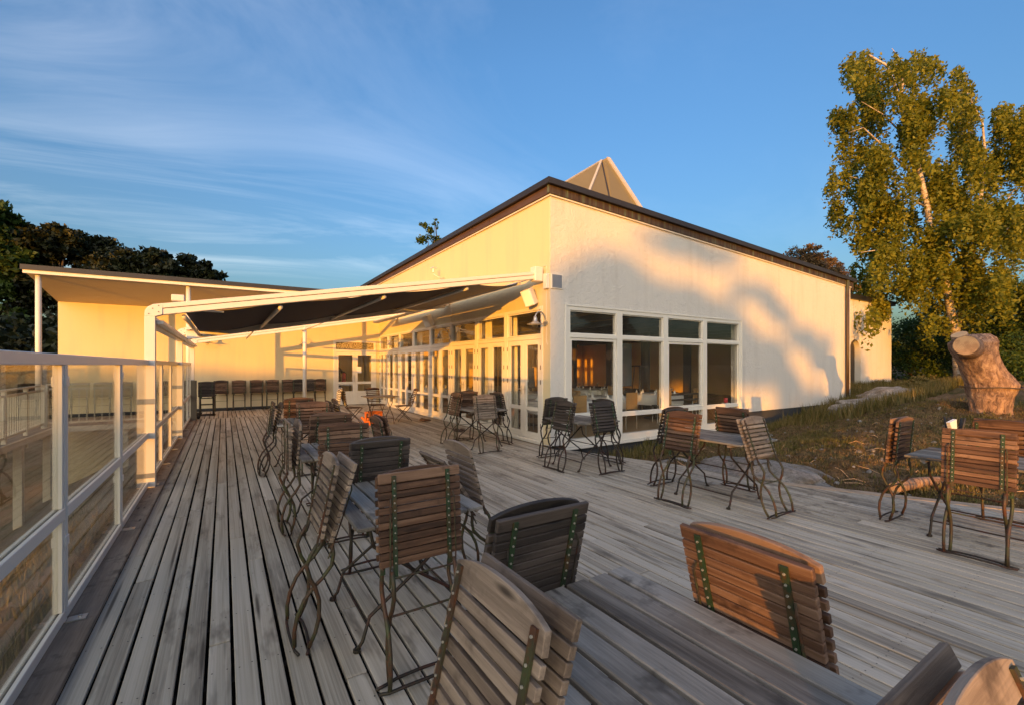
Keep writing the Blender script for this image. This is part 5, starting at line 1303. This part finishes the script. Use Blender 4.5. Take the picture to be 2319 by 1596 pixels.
def shaded(a, z):
    for s0, s1, z0, z1 in SUN_GAPS:
        if s0 < a < s1 and z0 < z < z1: return False
    if z < lerp_pts(SHADE_CROWN, a)+.35*noise.noise(Vector((a*1.3, z, 2.2))): return True
    k = .75*noise.noise(Vector((a*2.3, z*3.4, 8.1)))+.5*noise.noise(Vector((a*5.5, z*6.5, 1.1)))
    return any(((a-c)/r)**2+((z-h)/q)**2+k*1.6 < .75 for c, h, r, q in SHADE_SPOTS)
LT = 72
def crown_tree(label, a0, a1, zmax, n):
    rt_ = Vector((.686, -.727, 0)); tl = math.tan(R(SUN_EL)); dz = (LT+12.2)*tl
    cen = rt_*((a0+a1)/2)+SUNV*LT; base = Vector((cen.x, cen.y, ground(cen.x, cen.y)-.3)); pts = []
    t = thing('out_of_view_tree', label, 'tree', tuple(base), group='unseen shade trees behind the camera')
    while len(pts) < n:
        a = rnd.uniform(a0-.2, a1+.2); z = rnd.uniform(-2.2, zmax)
        if not shaded(a, z): continue
        for _ in range(4):
            l = LT+rnd.gauss(0, 1.6); aa = a+rnd.gauss(0, .06); p = rt_*aa+SUNV*l; pts.append(Vector((p.x, p.y, z+rnd.gauss(0, .06)+(l+12.2)*tl)))
    leafobj(leaves(pts, .22), 'crown', M['bush_leaf'], t, base)
    tr_ = MB(); top = Vector((base.x, base.y, dz+.6)); p_, r_ = limb(base, top, .22, .07, .04, 6); tr_.tube(p_, r_, 8)
    for k in range(5):
        q_ = rt_*rnd.uniform(a0, a1)+SUNV*LT; a_, b_ = limb(p_[3], (q_.x, q_.y, dz+rnd.uniform(0, .6)), .09, .03, .08, 4); tr_.tube(a_, b_, 5)
    local(tr_, base).build('trunk', M['bark'], t, True)
crown_tree('tall dense unseen tree behind the camera, crown shaped to shade the window wall', -1.5, 3.6, 4.9, 22000)
crown_tree('lower unseen tree behind the camera, shaped to shade the right end of the window wall', 3.6, 8.9, 4.0, 15000)
crown_tree('spreading unseen tree behind the camera, shaped to shade the slope on the right', 8.9, 14, 3.0, 9000)
crown_tree('low unseen tree behind the camera, shaped to shade the left row of tables', -5.4, -1.5, 1.4, 9000)
crown_tree('low unseen tree far behind the camera, added to shade the foot of the far wall', -17, -9.4, 1.7, 30000)
for k, (s_, L) in enumerate(((-24, 45), (-30, 48), (-36, 44), (-43, 48), (-50, 45), (-58, 50))):  # tree row added to keep the left wood out of the sun
    bl = [(s_+rnd.uniform(-3.5, 3.5), rnd.uniform(-1, 12), 3.2, 2.8) for _ in range(12)]
    shade_tree('tall unseen tree behind the camera, added to shade the left wood, %s' % ('nearest', 'second', 'third', 'fourth', 'fifth', 'outermost')[k], s_, L, bl, 7000, .45)

# trees to the south, seen only as the dark band mirrored in the front windows
for k, (tx, ty, hh) in enumerate(((6, -24, 8), (13, -26, 9.5), (20, -24, 8.5), (27, -25, 10), (35, -22, 9))):
    b0 = Vector((tx, ty, ground(tx, ty)-.2))
    simple_tree('out_of_view_tree', 'broad tree south of the deck, mirrored in the front windows, %s' % ('nearest to the camera', 'second from the camera', 'third from the camera', 'fourth from the camera', 'farthest from the camera')[k],
        b0, [(Vector((tx+rnd.uniform(-3, 3), ty+rnd.uniform(-2, 2), hh*rnd.uniform(.2, .9))), (2.6, 2.2, 2.0)) for _ in range(9)], 6000, .34, M['bush_leaf'], M['bark'], .22, 'trees south of the deck')
